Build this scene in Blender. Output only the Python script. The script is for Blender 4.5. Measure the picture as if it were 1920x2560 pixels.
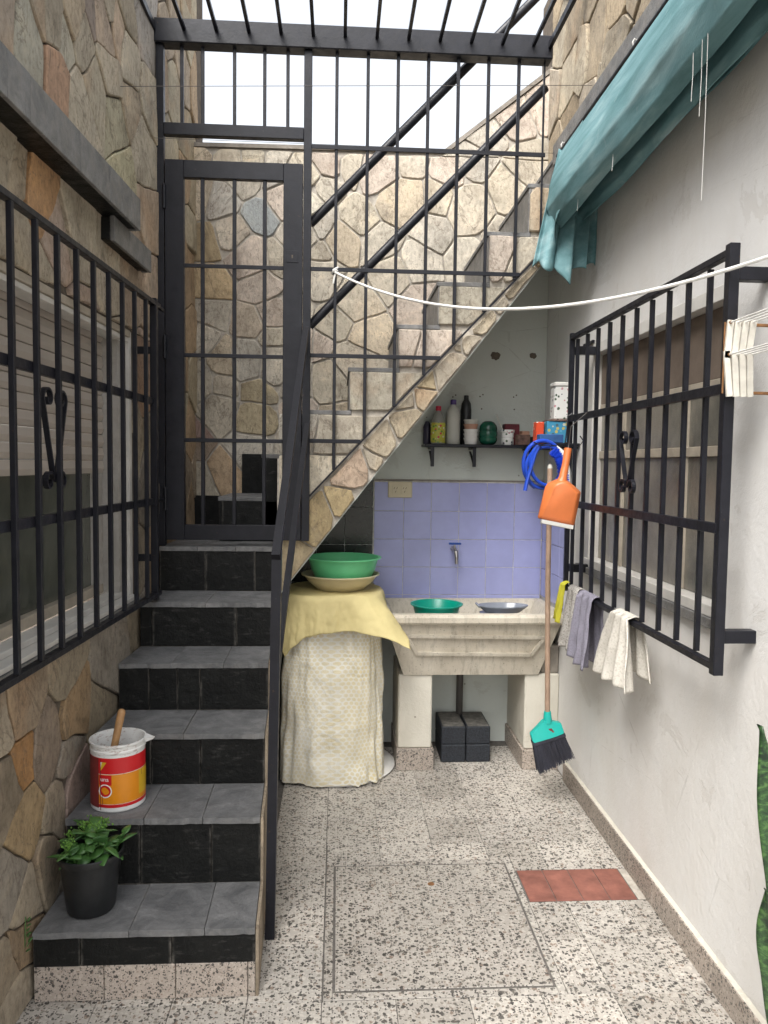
import bpy, bmesh, math, random
from mathutils import Vector, Matrix, noise
random.seed(7)
R = math.radians
S = bpy.context.scene
for o in list(bpy.data.objects): bpy.data.objects.remove(o)

# ------------------------------------------------------------ camera
YAW, PITCH, ROLL = 3.42, 3.55, 0.75
cd = bpy.data.cameras.new('camera'); cam = bpy.data.objects.new('camera', cd)
S.collection.objects.link(cam); S.camera = cam
cd.sensor_fit = 'VERTICAL'; cd.sensor_height = 36.0; cd.lens = 1923 / 2560 * 36
cd.clip_start = 0.02; cd.clip_end = 400
cam.matrix_world = Matrix.Translation((0, 0, 1.5)) @ (Matrix.Rotation(-R(YAW), 4, 'Z') @ Matrix.Rotation(R(90 - PITCH), 4, 'X') @ Matrix.Rotation(R(ROLL), 4, 'Z'))
# ------------------------------------------------------------ sky, sun, exposure
SUN_EL, SUN_AZ = 54, -148          # azimuth from +Y towards +X
w = bpy.data.worlds.new('World'); S.world = w; w.use_nodes = True
nt = w.node_tree; nt.nodes.clear()
sky = nt.nodes.new('ShaderNodeTexSky'); sky.sky_type = 'NISHITA'; sky.sun_disc = False
sky.sun_elevation = R(SUN_EL); sky.sun_rotation = R(SUN_AZ); sky.dust_density = 4; sky.air_density = 1.2
hs = nt.nodes.new('ShaderNodeHueSaturation'); hs.inputs['Saturation'].default_value = 0.24
bg = nt.nodes.new('ShaderNodeBackground'); bg.inputs['Strength'].default_value = 0.12
wo = nt.nodes.new('ShaderNodeOutputWorld')
nt.links.new(sky.outputs[0], hs.inputs['Color']); nt.links.new(hs.outputs[0], bg.inputs['Color']); nt.links.new(bg.outputs[0], wo.inputs[0])
sd = bpy.data.lights.new('sun', 'SUN'); sd.energy = 1.5; sd.angle = R(38); sd.color = (1, .97, .92)
sun = bpy.data.objects.new('sun', sd); S.collection.objects.link(sun)
sv = Vector((math.sin(R(SUN_AZ)) * math.cos(R(SUN_EL)), math.cos(R(SUN_AZ)) * math.cos(R(SUN_EL)), math.sin(R(SUN_EL))))
sun.rotation_euler = (-sv).to_track_quat('-Z', 'Y').to_euler(); sun.location = (0, 2, 9)
vs = S.view_settings; vs.view_transform = 'Standard'; vs.look = 'None'; vs.exposure = 1.7; vs.gamma = 1; vs.use_curve_mapping = False

# ------------------------------------------------------------ materials
def nn(t, typ, **k):
    n = t.nodes.new(typ)
    for a, b in k.items(): setattr(n, a, b)
    return n
class NT:
    def __init__(s, name):
        s.m = bpy.data.materials.new(name); s.m.use_nodes = True; s.t = s.m.node_tree
        s.b = s.t.nodes['Principled BSDF']; s.pos = nn(s.t, 'ShaderNodeNewGeometry').outputs['Position']
        s.oi = None
    def L(s, a, b): s.t.links.new(a, b)
    def vec(s, kind, scale=(1, 1, 1), rot=(0, 0, 0), rnd=False):
        if kind == 'pos': v = s.pos
        else:
            tc = nn(s.t, 'ShaderNodeTexCoord'); v = tc.outputs['UV' if kind == 'uv' else 'Object']
        if rnd:
            a = nn(s.t, 'ShaderNodeVectorMath', operation='ADD'); s.L(v, a.inputs[0])
            m = nn(s.t, 'ShaderNodeVectorMath', operation='SCALE'); m.inputs[0].default_value = (37, 91, 53); s.L(s.info().outputs['Random'], m.inputs['Scale'])
            s.L(m.outputs[0], a.inputs[1]); v = a.outputs[0]
        mp = nn(s.t, 'ShaderNodeMapping'); mp.inputs['Scale'].default_value = scale; mp.inputs['Rotation'].default_value = rot
        s.L(v, mp.inputs[0]); return mp.outputs[0]
    def info(s):
        if not s.oi: s.oi = nn(s.t, 'ShaderNodeObjectInfo')
        return s.oi
    def noise(s, v, sc, det=6, rough=.6, dist=0):
        n = nn(s.t, 'ShaderNodeTexNoise'); s.L(v, n.inputs['Vector']); n.inputs['Scale'].default_value = sc
        n.inputs['Detail'].default_value = det; n.inputs['Roughness'].default_value = rough; n.inputs['Distortion'].default_value = dist
        return n.outputs['Fac']
    def vor(s, v, sc, feat='F1'):
        n = nn(s.t, 'ShaderNodeTexVoronoi', feature=feat); s.L(v, n.inputs['Vector']); n.inputs['Scale'].default_value = sc; return n
    def ramp(s, f, stops, const=False):
        r = nn(s.t, 'ShaderNodeValToRGB'); s.L(f, r.inputs[0]); cr = r.color_ramp
        if const: cr.interpolation = 'CONSTANT'
        while len(cr.elements) < len(stops): cr.elements.new(.5)
        for e, (p, c) in zip(cr.elements, stops):
            e.position = p; e.color = (c if hasattr(c, '__len__') else (c, c, c)) + (1,) if hasattr(c, '__len__') else (c, c, c, 1)
        return r.outputs[0]
    def math(s, op, a, b=None, clamp=False):
        n = nn(s.t, 'ShaderNodeMath', operation=op, use_clamp=clamp)
        for i, x in enumerate((a, b)):
            if x is None: continue
            if isinstance(x, (int, float)): n.inputs[i].default_value = x
            else: s.L(x, n.inputs[i])
        return n.outputs[0]
    def mix(s, f, a, b, mode='MIX'):
        n = nn(s.t, 'ShaderNodeMix', data_type='RGBA', blend_type=mode)
        for i, x in ((0, f), (6, a), (7, b)):
            if isinstance(x, (int, float)): n.inputs[i].default_value = x
            elif isinstance(x, tuple): n.inputs[i].default_value = x + (1,)
            else: s.L(x, n.inputs[i])
        return n.outputs[2]
    def color(s, c): s.L(c, s.b.inputs['Base Color'])
    def bump(s, h, strength=.3, dist=.01):
        n = nn(s.t, 'ShaderNodeBump'); n.inputs['Strength'].default_value = strength; n.inputs['Distance'].default_value = dist
        s.L(h, n.inputs['Height']); s.L(n.outputs[0], s.b.inputs['Normal'])
    def rough(s, r):
        if isinstance(r, (int, float)): s.b.inputs['Roughness'].default_value = r
        else: s.L(r, s.b.inputs['Roughness'])
def simple(name, c, rough=.5, var=.12, sc=14, metal=0, bump=0, bsc=120, spec=.5, rnd=False, coord='pos'):
    n = NT(name); v = n.vec(coord, rnd=rnd)
    f = n.noise(v, sc, 5); a = tuple(x * (1 - var) for x in c); b = tuple(min(1, x * (1 + var)) for x in c)
    n.color(n.ramp(f, [(.3, a), (.7, b)])); n.rough(rough); n.b.inputs['Metallic'].default_value = metal
    n.b.inputs['Specular IOR Level'].default_value = spec
    if bump: n.bump(n.noise(v, bsc, 4), bump, .004)
    return n.m
def make_stone():
    n = NT('flagstone'); v = n.vec('pos', rnd=True); vs_ = n.vec('pos', (1, 1, .6), rnd=True)
    base = n.info().outputs['Color']
    big = n.noise(v, 5.5, 5, .6, .6); fine = n.noise(vs_, 55, 9, .75); st = n.noise(v, 2.6, 4)
    c = n.mix(1, base, n.ramp(big, [(.22, (.50, .47, .44)), (.42, (.88, .86, .83)), (.56, (1.05, 1.03, 1)), (.78, (1.38, 1.30, 1.16))]), 'MULTIPLY')
    c = n.mix(n.math('MULTIPLY', n.info().outputs['Alpha'], n.ramp(st, [(.55, 0.), (.70, .6)])), c, (.40, .235, .12))      # iron stains
    c = n.mix(n.ramp(n.noise(v, 3.7, 5), [(.6, 0.), (.74, .5)]), c, (.17, .16, .15))   # lichen grey
    c = n.mix(1, c, n.ramp(fine, [(.28, (.55, .53, .50)), (.5, (1, 1, 1)), (.72, (1.22, 1.22, 1.2))]), 'MULTIPLY')
    ln = n.math('ABSOLUTE', n.math('SUBTRACT', n.noise(vs_, 4.5, 6, .6, .7), .5))
    c = n.mix(n.ramp(ln, [(.0, .6), (.010, 0.)]), c, (.12, .095, .07))                 # cleft lines
    c = n.mix(n.ramp(n.noise(v, 95, 3, .6), [(.60, 0.), (.70, .5)]), c, (.14, .12, .095))   # pits
    n.color(c); n.rough(.8); n.b.inputs['Specular IOR Level'].default_value = .3
    n.bump(n.math('ADD', n.math('MULTIPLY', big, .35), n.math('ADD', fine, n.math('MULTIPLY', n.noise(vs_, 14, 6, .6, .5), .8))), .8, .009); return n.m
def make_terrazzo(name, tint, dark=.40, k=1.):
    n = NT(name); v0 = n.vec('pos')
    off = nn(n.t, 'ShaderNodeTexNoise'); n.L(v0, off.inputs['Vector']); off.inputs['Scale'].default_value = 90
    va = nn(n.t, 'ShaderNodeVectorMath', operation='MULTIPLY_ADD'); n.L(off.outputs['Color'], va.inputs[0]); va.inputs[1].default_value = (.012, .012, .012); n.L(v0, va.inputs[2])
    v = va.outputs[0]
    base = n.ramp(n.noise(v0, 3.2, 6), [(.3, tuple(x * .86 for x in tint)), (.7, tint)])
    base = n.mix(n.ramp(n.noise(v0, 1.7, 7, .72), [(.44, 0.), (.66, .6)]), base, tuple(x * .62 for x in tint))
    for sc, thr, dmax in ((50 * k, .16, .40), (76 * k, dark, .44), (135 * k, .42, .46)):
        vo = n.vor(v, sc); sp = nn(n.t, 'ShaderNodeSeparateColor'); n.L(vo.outputs['Color'], sp.inputs[0])
        m = n.math('MULTIPLY', n.math('LESS_THAN', sp.outputs[0], thr), n.math('LESS_THAN', vo.outputs['Distance'], dmax))
        chip = n.ramp(sp.outputs[1], [(0, (.028, .026, .024)), (.32, (.06, .055, .05)), (.55, (.12, .108, .095)), (.74, (.22, .20, .17)), (.88, (.22, .165, .13))], True)
        base = n.mix(n.math('MULTIPLY', m, .92), base, chip)
        wm = n.math('MULTIPLY', n.math('GREATER_THAN', sp.outputs[0], .62), n.math('LESS_THAN', vo.outputs['Distance'], .38))
        base = n.mix(n.math('MULTIPLY', wm, .5), base, tuple(min(.8, x * 1.2) for x in tint))
    n.color(n.mix(1, base, n.ramp(n.info().outputs['Random'], [(0, (.80, .79, .77)), (.5, (.97, .97, .96)), (1, (1.06, 1.05, 1.03))]), 'MULTIPLY'))
    n.rough(n.ramp(n.noise(v0, 5), [(.3, .38), (.7, .62)])); n.bump(n.noise(v0, 200, 2), .08, .002); return n.m
def make_slate(name, a, b, dust, edge=.55):
    n = NT(name); v = n.vec('pos', rnd=True); vs_ = n.vec('pos', (1, 1, 3.5), rnd=True)
    c = n.ramp(n.noise(v, 11, 9, .7, .8), [(.3, a), (.55, tuple((x + y) / 2 for x, y in zip(a, b))), (.74, b)])
    c = n.mix(n.ramp(n.noise(vs_, 16, 9, .75), [(.56, 0.), (.8, dust)]), c, (.30, .29, .27))
    tc = nn(n.t, 'ShaderNodeTexCoord'); sx = nn(n.t, 'ShaderNodeSeparateXYZ'); n.L(tc.outputs['Generated'], sx.inputs[0])
    ed = n.ramp(n.math('ABSOLUTE', n.math('SUBTRACT', sx.outputs[0], .5)), [(.465, 0.), (.5, 1.)])
    ez = n.ramp(n.math('ABSOLUTE', n.math('SUBTRACT', sx.outputs[1], .5)), [(.485, 0.), (.5, .7 if edge < .5 else 0.)])
    ed = n.math('MULTIPLY', n.math('MAXIMUM', ed, ez), n.ramp(n.noise(v, 24, 6, .7), [(.42, 0.), (.62, .75)]))
    c = n.mix(n.math('MULTIPLY', ed, edge), c, (.27, .25, .22))      # worn, chalky tile edges
    n.color(c); n.rough(n.ramp(n.noise(v, 13), [(.3, .36), (.7, .62)]))
    n.b.inputs['Specular IOR Level'].default_value = .22; n.bump(n.math('ADD', n.noise(v, 30, 9, .7), n.noise(v, 5, 3)), .6, .01); return n.m
def make_plaster(name, c, stain, amt=.5, sc=1.3, hi=.72):
    n = NT(name); v = n.vec('pos'); vz = n.vec('pos', (1, 1, .45))
    base = n.ramp(n.noise(v, 2.2, 7, .6), [(.3, tuple(x * .93 for x in c)), (.7, c)])
    base = n.mix(n.ramp(n.noise(vz, sc, 8, .65, .4), [(.48, 0.), (hi, amt)]), base, stain)
    cr = n.vor(n.vec('pos', (.6, .6, 1.5)), 2.1, 'DISTANCE_TO_EDGE').outputs['Distance']
    crack = n.math('MULTIPLY', n.math('LESS_THAN', n.math('ADD', cr, n.math('MULTIPLY', n.noise(v, 18, 5), .03)), .0175), n.ramp(n.noise(v, 1.1, 3), [(.52, 0.), (.64, .25)]))
    base = n.mix(crack, base, tuple(x * .45 for x in stain))
    sp = n.vor(v, 26); ss = nn(n.t, 'ShaderNodeSeparateColor'); n.L(sp.outputs['Color'], ss.inputs[0])
    m = n.math('MULTIPLY', n.math('LESS_THAN', ss.outputs[0], .035), n.math('LESS_THAN', sp.outputs['Distance'], .13))
    base = n.mix(n.math('MULTIPLY', m, .6), base, (.16, .13, .10))
    pe = n.ramp(n.noise(n.vec('pos', (1, 1.6, 1.6)), 2.4, 9, .68, .5), [(.60, 0.), (.612, 1.)])
    base = n.mix(n.math('MULTIPLY', pe, .22), base, tuple(x * .82 for x in stain))
    n.color(base); n.rough(.85); n.b.inputs['Specular IOR Level'].default_value = .25
    n.bump(n.math('ADD', n.noise(v, 55, 6, .7), n.math('ADD', n.math('MULTIPLY', n.noise(v, 7, 4), 1.6), n.math('MULTIPLY', pe, -.5))), .4, .006); return n.m
M = {}
M['stone'] = make_stone()
M['mortar'] = simple('mortar', (.12, .10, .08), .95, .3, 30, bump=.6, bsc=90, spec=.2)
M['mortar_light'] = simple('mortar_light', (.42, .385, .335), .95, .3, 30, bump=.6, bsc=90, spec=.2)
M['terrazzo'] = make_terrazzo('terrazzo', (.47, .44, .40))
M['terrazzo_base'] = make_terrazzo('terrazzo_skirting', (.40, .345, .30), .22, 1.5)
M['grout_light'] = simple('tile_grout', (.50, .48, .45), .9, .3, 20)
M['grout'] = simple('grout', (.12, .11, .10), .95, .3, 40)
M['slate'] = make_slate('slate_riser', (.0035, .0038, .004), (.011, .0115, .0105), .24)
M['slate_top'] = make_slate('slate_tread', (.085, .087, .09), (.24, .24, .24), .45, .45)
M['slate_grey'] = make_slate('slate_ledge', (.10, .10, .10), (.26, .255, .245), .3)
M['concrete'] = simple('concrete_core', (.24, .215, .185), .9, .25, 18, bump=.5)
M['plaster'] = make_plaster('white_plaster', (.74, .73, .71), (.60, .56, .50), .5)
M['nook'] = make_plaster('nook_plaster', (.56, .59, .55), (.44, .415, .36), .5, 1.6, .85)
M['cream'] = make_plaster('cream_plaster', (.62, .59, .51), (.40, .36, .29), .55, 2.2)
def make_sink():
    n = NT('sink_concrete'); v = n.vec('pos'); vz = n.vec('pos', (1, 1, .12))
    c = n.ramp(n.noise(v, 7, 7), [(.3, (.42, .375, .30)), (.7, (.56, .515, .43))])
    c = n.mix(n.ramp(n.noise(vz, 42, 7, .7), [(.5, 0.), (.72, .55)]), c, (.17, .15, .12))
    c = n.mix(n.ramp(n.noise(v, 120, 2), [(.64, 0.), (.7, .5)]), c, (.1, .09, .08))
    n.color(c); n.rough(.7); n.bump(n.noise(v, 70, 6), .3, .004); return n.m
M['sink'] = make_sink()
M['tile'] = simple('lilac_glaze', (.335, .355, .60), .2, .09, 5, rnd=True)
M['tile_dark'] = simple('dark_glaze', (.012, .017, .013), .22, .3, 8)
M['iron'] = simple('black_enamel', (.0065, .007, .0115), .38, .35, 25, bump=.12, bsc=160, spec=.35)
def make_iron():
    n = NT('painted_iron'); v = n.vec('pos')
    c = n.ramp(n.noise(v, 20, 5), [(.3, (.005, .0055, .009)), (.7, (.010, .0105, .016))])
    c = n.mix(n.ramp(n.noise(v, 75, 5, .65), [(.66, 0.), (.72, .8)]), c, (.055, .032, .02))
    c = n.mix(n.ramp(n.noise(v, 130, 3), [(.74, 0.), (.78, .7)]), c, (.20, .19, .18))
    n.color(c); n.rough(n.ramp(n.noise(v, 30, 4), [(.3, .3), (.7, .55)])); n.b.inputs['Specular IOR Level'].default_value = .35
    n.bump(n.math('ADD', n.noise(v, 110, 4), n.math('MULTIPLY', n.noise(v, 18, 3), 2)), .14, .003); return n.m
M['iron'] = make_iron()
M['iron_worn'] = simple('worn_rail_enamel', (.007, .007, .010), .5, .3, 30, bump=.2, spec=.22)
M['white_paint'] = simple('white_paint', (.62, .60, .56), .5, .12, 9, bump=.15)
M['weathered'] = make_slate('weathered_board', (.34, .32, .29), (.50, .48, .45), .5)
M['shutter'] = simple('shutter_plastic', (.44, .39, .34), .55, .10, 3)
def make_glass(name, a, b, sc=6, bsc=160, rough=.22):
    n = NT(name); v = n.vec('pos', (1, 1, .6))
    n.color(n.ramp(n.noise(v, sc, 6, .6, .4), [(.3, a), (.7, b)])); n.rough(rough); n.b.inputs['Specular IOR Level'].default_value = .6
    n.bump(n.vor(n.vec('pos'), bsc).outputs['Distance'], .22, .003); return n.m
M['glass_left'] = make_glass('dusty_window_glass', (.05, .055, .045), (.125, .13, .105), 4, 30, .16)
M['glass_right'] = make_glass('obscure_glass', (.10, .098, .085), (.29, .265, .22), 5, 150, .25)
M['brown_blind'] = simple('brown_blind', (.165, .128, .10), .7, .25, 8, bump=.2, bsc=60)
M['beige_rail'] = simple('beige_wood_rail', (.40, .35, .28), .6, .2, 16)
M['wood'] = simple('broom_wood', (.32, .22, .155), .6, .22, 20)
M['stick'] = simple('stirring_stick_wood', (.36, .20, .085), .55, .25, 30)
def plast(name, c, r=.38, var=.06): return simple(name, c, r, var, 12)
M['orange'] = plast('orange_plastic', (.56, .155, .045), .4, .12)
M['lip'] = plast('grey_rubber', (.45, .44, .41), .6)
M['turq'] = plast('turquoise_plastic', (.01, .36, .31))
M['bristle'] = plast('dark_bristle', (.022, .023, .035), .5, .4)
M['hose'] = plast('blue_hose', (.012, .055, .40), .3)
M['blue_bristle'] = plast('blue_bristle', (.006, .045, .50), .45, .3)
M['white_plastic'] = plast('white_plastic', (.66, .65, .62), .4)
M['rack'] = simple('aged_rack_plastic', (.60, .575, .51), .5, .16, 30)
M['rust'] = simple('rust', (.18, .085, .03), .8, .3, 60)
M['green_basin'] = plast('green_basin_plastic', (.13, .52, .24), .35)
M['cream_basin'] = plast('cream_basin_plastic', (.56, .49, .32), .4)
M['green_bowl'] = plast('emerald_bowl_plastic', (.0, .26, .185), .32)
M['clear'] = simple('clear_tray_plastic', (.22, .24, .28), .15, .15, 8)
M['black_plastic'] = simple('black_plastic', (.011, .012, .013), .42, .4, 30)
M['soil'] = simple('potting_soil', (.03, .022, .016), .95, .4, 60, bump=.8)
M['block'] = simple('black_speckled_block', (.013, .016, .022), .7, .9, 150, bump=.3)
M['dust'] = simple('dusty_block_top', (.10, .095, .085), .9, .5, 40)
M['red_tile'] = simple('terracotta', (.21, .082, .06), .7, .35, 14, bump=.2)
M['red_paint'] = plast('red_label', (.52, .010, .014), .35)
M['dark_red'] = plast('dark_red_label', (.16, .022, .020), .45, .3)
M['orange_label'] = plast('orange_label', (.66, .235, .008), .35)
M['yellow_label'] = plast('yellow_label', (.60, .37, .02), .35)
def make_bucket():
    n = NT('bucket_tin'); v = n.vec('pos', (1, 1, 2.5))
    n.color(n.mix(n.ramp(n.noise(v, 60, 5), [(.55, 0.), (.66, .55)]), (.70, .70, .68), (.22, .08, .05))); n.rough(.4); return n.m
M['bucket_rim'] = make_bucket()
M['bucket_white'] = plast('bucket_white', (.70, .70, .69), .4)
M['paint_in'] = plast('bucket_inside', (.50, .50, .51), .5)
M['rope'] = simple('white_rope', (.68, .67, .64), .8, .12, 60)
M['wire'] = plast('line_wire', (.08, .07, .065), .6)
M['thread'] = plast('pale_thread', (.5, .5, .48), .8)
M['chrome'] = simple('tap_metal', (.42, .40, .37), .28, .2, 40, metal=.9)
M['tap_blue'] = plast('tap_blue', (.01, .06, .30))
M['outlet'] = plast('cream_outlet', (.55, .48, .33), .45)
M['outlet_dark'] = plast('outlet_mark', (.09, .07, .05), .6)
M['pipe'] = plast('drain_pipe', (.06, .055, .05), .6)
def make_leaf():
    n = NT('succulent_leaf'); v = n.vec('pos', rnd=True)
    n.color(n.ramp(n.noise(v, 14, 4), [(.3, (.022, .075, .018)), (.7, (.075, .17, .04))])); n.rough(.42); return n.m
M['leaf'] = make_leaf()
M['bud'] = simple('flower_bud', (.10, .22, .03), .6, .3, 60)
def make_snake():
    n = NT('mottled_leaf'); v = n.vec('pos', (1, 1, 1.6))
    n.color(n.ramp(n.noise(v, 48, 6, .7, .8), [(.38, (.006, .016, .008)), (.5, (.018, .05, .015)), (.62, (.06, .125, .035))])); n.rough(.4); return n.m
M['snake'] = make_snake()
def make_cloth(name, c, sp=None, amt=0, sc=140, rough=.9, trans=0):
    n = NT(name); v = n.vec('pos')
    b = n.ramp(n.noise(v, 8, 5), [(.3, tuple(x * .85 for x in c)), (.7, c)])
    if sp: b = n.mix(n.ramp(n.noise(v, sc, 3, .6), [(.50, 0.), (.62, amt)]), b, sp)
    n.color(b); n.rough(rough); n.b.inputs['Specular IOR Level'].default_value = .2; n.bump(n.noise(v, 260, 2), .3, .002)
    return n.m
M['c_yellow'] = make_cloth('yellow_cloth', (.62, .58, .06))
M['c_grey'] = make_cloth('speckled_grey_cloth', (.42, .40, .37), (.14, .13, .12), .7)
M['c_lav'] = make_cloth('lavender_grey_cloth', (.235, .225, .275), (.14, .13, .16), .5)
M['c_white'] = make_cloth('off_white_cloth', (.60, .57, .51), (.34, .31, .26), .5)
M['c_top'] = make_cloth('yellow_table_cloth', (.64, .545, .27), rough=.7)
def make_awning():
    n = NT('teal_canvas'); v = n.vec('pos'); vy = n.vec('pos', (3, .5, 3))
    b = n.ramp(n.noise(vy, 4, 6, .6, .5), [(.3, (.08, .18, .192)), (.55, (.155, .285, .305)), (.75, (.31, .44, .46))])
    b = n.mix(n.ramp(n.noise(v, 9, 6, .7), [(.60, 0.), (.74, .4)]), b, (.38, .48, .48))
    n.color(b); n.rough(.85); n.b.inputs['Specular IOR Level'].default_value = .2; n.bump(n.math('ADD', n.math('MULTIPLY', n.noise(v, 160, 3), .25), n.noise(n.vec('pos', (6, .6, 6)), 2.2, 3, .5)), .35, .012); return n.m
M['awning'] = make_awning()
def make_polka():
    n = NT('polka_dot_cover'); uv = n.vec('uv')
    sp = nn(n.t, 'ShaderNodeSeparateXYZ'); n.L(uv, sp.inputs[0]); u, v = sp.outputs[0], sp.outputs[1]
    P = .021; row = n.math('FLOOR', n.math('DIVIDE', v, P * .87))
    us = n.math('ADD', n.math('DIVIDE', u, P), n.math('MULTIPLY', n.math('MODULO', row, 2), .5))
    fx = n.math('SUBTRACT', n.math('FRACT', us), .5); fy = n.math('MULTIPLY', n.math('SUBTRACT', n.math('FRACT', n.math('DIVIDE', v, P * .87)), .5), .87)
    d = n.math('SQRT', n.math('ADD', n.math('MULTIPLY', fx, fx), n.math('MULTIPLY', fy, fy)))
    m = n.ramp(d, [(.34, 1.), (.40, 0.)])
    pv = n.vec('pos'); fade = n.ramp(n.noise(pv, 4, 4), [(.3, .18), (.65, .62)])
    base = n.ramp(n.noise(pv, 5, 6), [(.3, (.64, .61, .52)), (.7, (.76, .75, .69))])
    n.color(n.mix(n.math('MULTIPLY', m, fade), base, (.60, .48, .17))); n.rough(.42); n.bump(n.math('ADD', n.noise(pv, 7, 6, .6, 1.2), n.math('ABSOLUTE', n.math('SUBTRACT', n.noise(pv, 5, 4, .5, .8), .5))), .45, .03); return n.m
M['polka'] = make_polka()
def make_pattern(name, bgc, spots, sc, thr):
    n = NT(name); v = n.vec('pos'); vo = n.vor(v, sc); sp = nn(n.t, 'ShaderNodeSeparateColor'); n.L(vo.outputs['Color'], sp.inputs[0])
    col = n.ramp(sp.outputs[1], [(i / len(spots), c) for i, c in enumerate(spots)], True)
    m = n.math('MULTIPLY', n.math('LESS_THAN', sp.outputs[0], thr), n.math('LESS_THAN', vo.outputs['Distance'], .45))
    n.color(n.mix(m, bgc, col)); n.rough(.4); return n.m
M['floral'] = make_pattern('floral_tin', (.62, .62, .60), [(.06, .09, .06), (.45, .22, .24), (.05, .06, .08)], 70, .3)
M['bluebox'] = make_pattern('blue_printed_carton', (.04, .22, .36), [(.45, .45, .38), (.10, .30, .45), (.05, .10, .12), (.4, .34, .1)], 60, .65)
M['redbox'] = make_pattern('red_printed_carton', (.55, .06, .02), [(.6, .55, .5), (.5, .1, .03)], 60, .25)
M['soaplabel'] = make_pattern('yellow_soap_label', (.45, .44, .05), [(.6, .6, .5), (.55, .04, .05), (.12, .25, .05)], 75, .5)

# ------------------------------------------------------------ geometry helpers
ORG = {}
def link(o): S.collection.objects.link(o); return o
def tag(o, label, cat, group=None):
    o['label'] = label; o['category'] = cat
    if group: o['group'] = group
    return o
def thing(name, label, cat, loc=(0, 0, 0), group=None, rotz=0, local=False):
    o = link(bpy.data.objects.new(name, None)); o.location = loc; o.rotation_euler = (0, 0, rotz); o.empty_display_size = .1
    ORG[o] = Vector((0, 0, 0)) if local else Vector(loc)
    return tag(o, label, cat, group)
class MB:
    def __init__(s): s.v = []; s.f = []; s.uv = None
    def add(s, vs, fs):
        n = len(s.v); s.v += [tuple(p) for p in vs]; s.f += [tuple(i + n for i in f) for f in fs]; return s
    def box(s, x0, x1, y0, y1, z0, z1, c=0):
        x0, x1 = sorted((x0, x1)); y0, y1 = sorted((y0, y1)); z0, z1 = sorted((z0, z1))
        c = min(c, (x1 - x0) * .3, (y1 - y0) * .3, (z1 - z0) * .3)
        if c <= 0:
            return s.add([(x, y, z) for z in (z0, z1) for y in (y0, y1) for x in (x0, x1)], [(0, 2, 3, 1), (4, 5, 7, 6), (0, 1, 5, 4), (2, 6, 7, 3), (0, 4, 6, 2), (1, 3, 7, 5)])
        bm = bmesh.new(); bmesh.ops.create_cube(bm, size=1)
        for v in bm.verts: v.co = ((x0 + x1) / 2 + v.co.x * (x1 - x0), (y0 + y1) / 2 + v.co.y * (y1 - y0), (z0 + z1) / 2 + v.co.z * (z1 - z0))
        bmesh.ops.bevel(bm, geom=list(bm.edges), offset=c, segments=1, affect='EDGES')
        bm.verts.index_update(); s.add([v.co for v in bm.verts], [[v.index for v in f.verts] for f in bm.faces]); bm.free(); return s
    def bar(s, p0, p1, w, d, up=(0, 0, 1)):
        p0, p1 = Vector(p0), Vector(p1); a = (p1 - p0).normalized(); u = Vector(up)
        if abs(a.dot(u)) > .99: u = Vector((0, 1, 0))
        r = a.cross(u).normalized(); u = r.cross(a)
        vs_ = [p + r * (sx * w / 2) + u * (sy * d / 2) for p in (p0, p1) for sx, sy in ((-1, -1), (1, -1), (1, 1), (-1, 1))]
        return s.add(vs_, [(3, 2, 1, 0), (4, 5, 6, 7), (0, 1, 5, 4), (1, 2, 6, 5), (2, 3, 7, 6), (3, 0, 4, 7)])
    def tube(s, pts, r, seg=10, cap=True):
        pts = [Vector(p) for p in pts]; rs = r if isinstance(r, (list, tuple)) else [r] * len(pts)
        n0 = len(s.v); up = None
        for i, p in enumerate(pts):
            t = (pts[min(i + 1, len(pts) - 1)] - pts[max(i - 1, 0)]).normalized()
            if up is None: up = t.orthogonal().normalized()
            up = (up - t * up.dot(t)).normalized(); bi = t.cross(up)
            for k in range(seg):
                a = 2 * math.pi * k / seg; s.v.append(tuple(p + (up * math.cos(a) + bi * math.sin(a)) * rs[i]))
        for i in range(len(pts) - 1):
            for k in range(seg):
                a, b = n0 + i * seg + k, n0 + i * seg + (k + 1) % seg; s.f.append((a, b, b + seg, a + seg))
        if cap:
            s.f.append(tuple(n0 + k for k in reversed(range(seg)))); e = n0 + (len(pts) - 1) * seg; s.f.append(tuple(e + k for k in range(seg)))
        return s
    def lathe(s, prof, c, seg=32, sx=1, sy=1):
        n0 = len(s.v)
        for r, z in prof:
            for k in range(seg):
                a = 2 * math.pi * k / seg; s.v.append((c[0] + r * sx * math.cos(a), c[1] + r * sy * math.sin(a), c[2] + z))
        for i in range(len(prof) - 1):
            for k in range(seg):
                a, b = n0 + i * seg + k, n0 + i * seg + (k + 1) % seg; s.f.append((a, b, b + seg, a + seg))
        if prof[0][0] > 1e-4: s.f.append(tuple(n0 + k for k in reversed(range(seg))))
        if prof[-1][0] > 1e-4: e = n0 + (len(prof) - 1) * seg; s.f.append(tuple(e + k for k in range(seg)))
        return s
    def grid(s, nu, nv, fn):
        n0 = len(s.v)
        for j in range(nv + 1):
            for i in range(nu + 1): s.v.append(tuple(fn(i / nu, j / nv)))
        for j in range(nv):
            for i in range(nu):
                a = n0 + j * (nu + 1) + i; s.f.append((a, a + 1, a + nu + 2, a + nu + 1))
        return s
    def prism(s, poly, fr, d0, d1):
        n = len(poly); vs_ = [fr(a, b, d0) for a, b in poly] + [fr(a, b, d1) for a, b in poly]
        return s.add(vs_, [tuple(reversed(range(n))), tuple(range(n, 2 * n))] + [(i, (i + 1) % n, n + (i + 1) % n, n + i) for i in range(n)])
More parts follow.
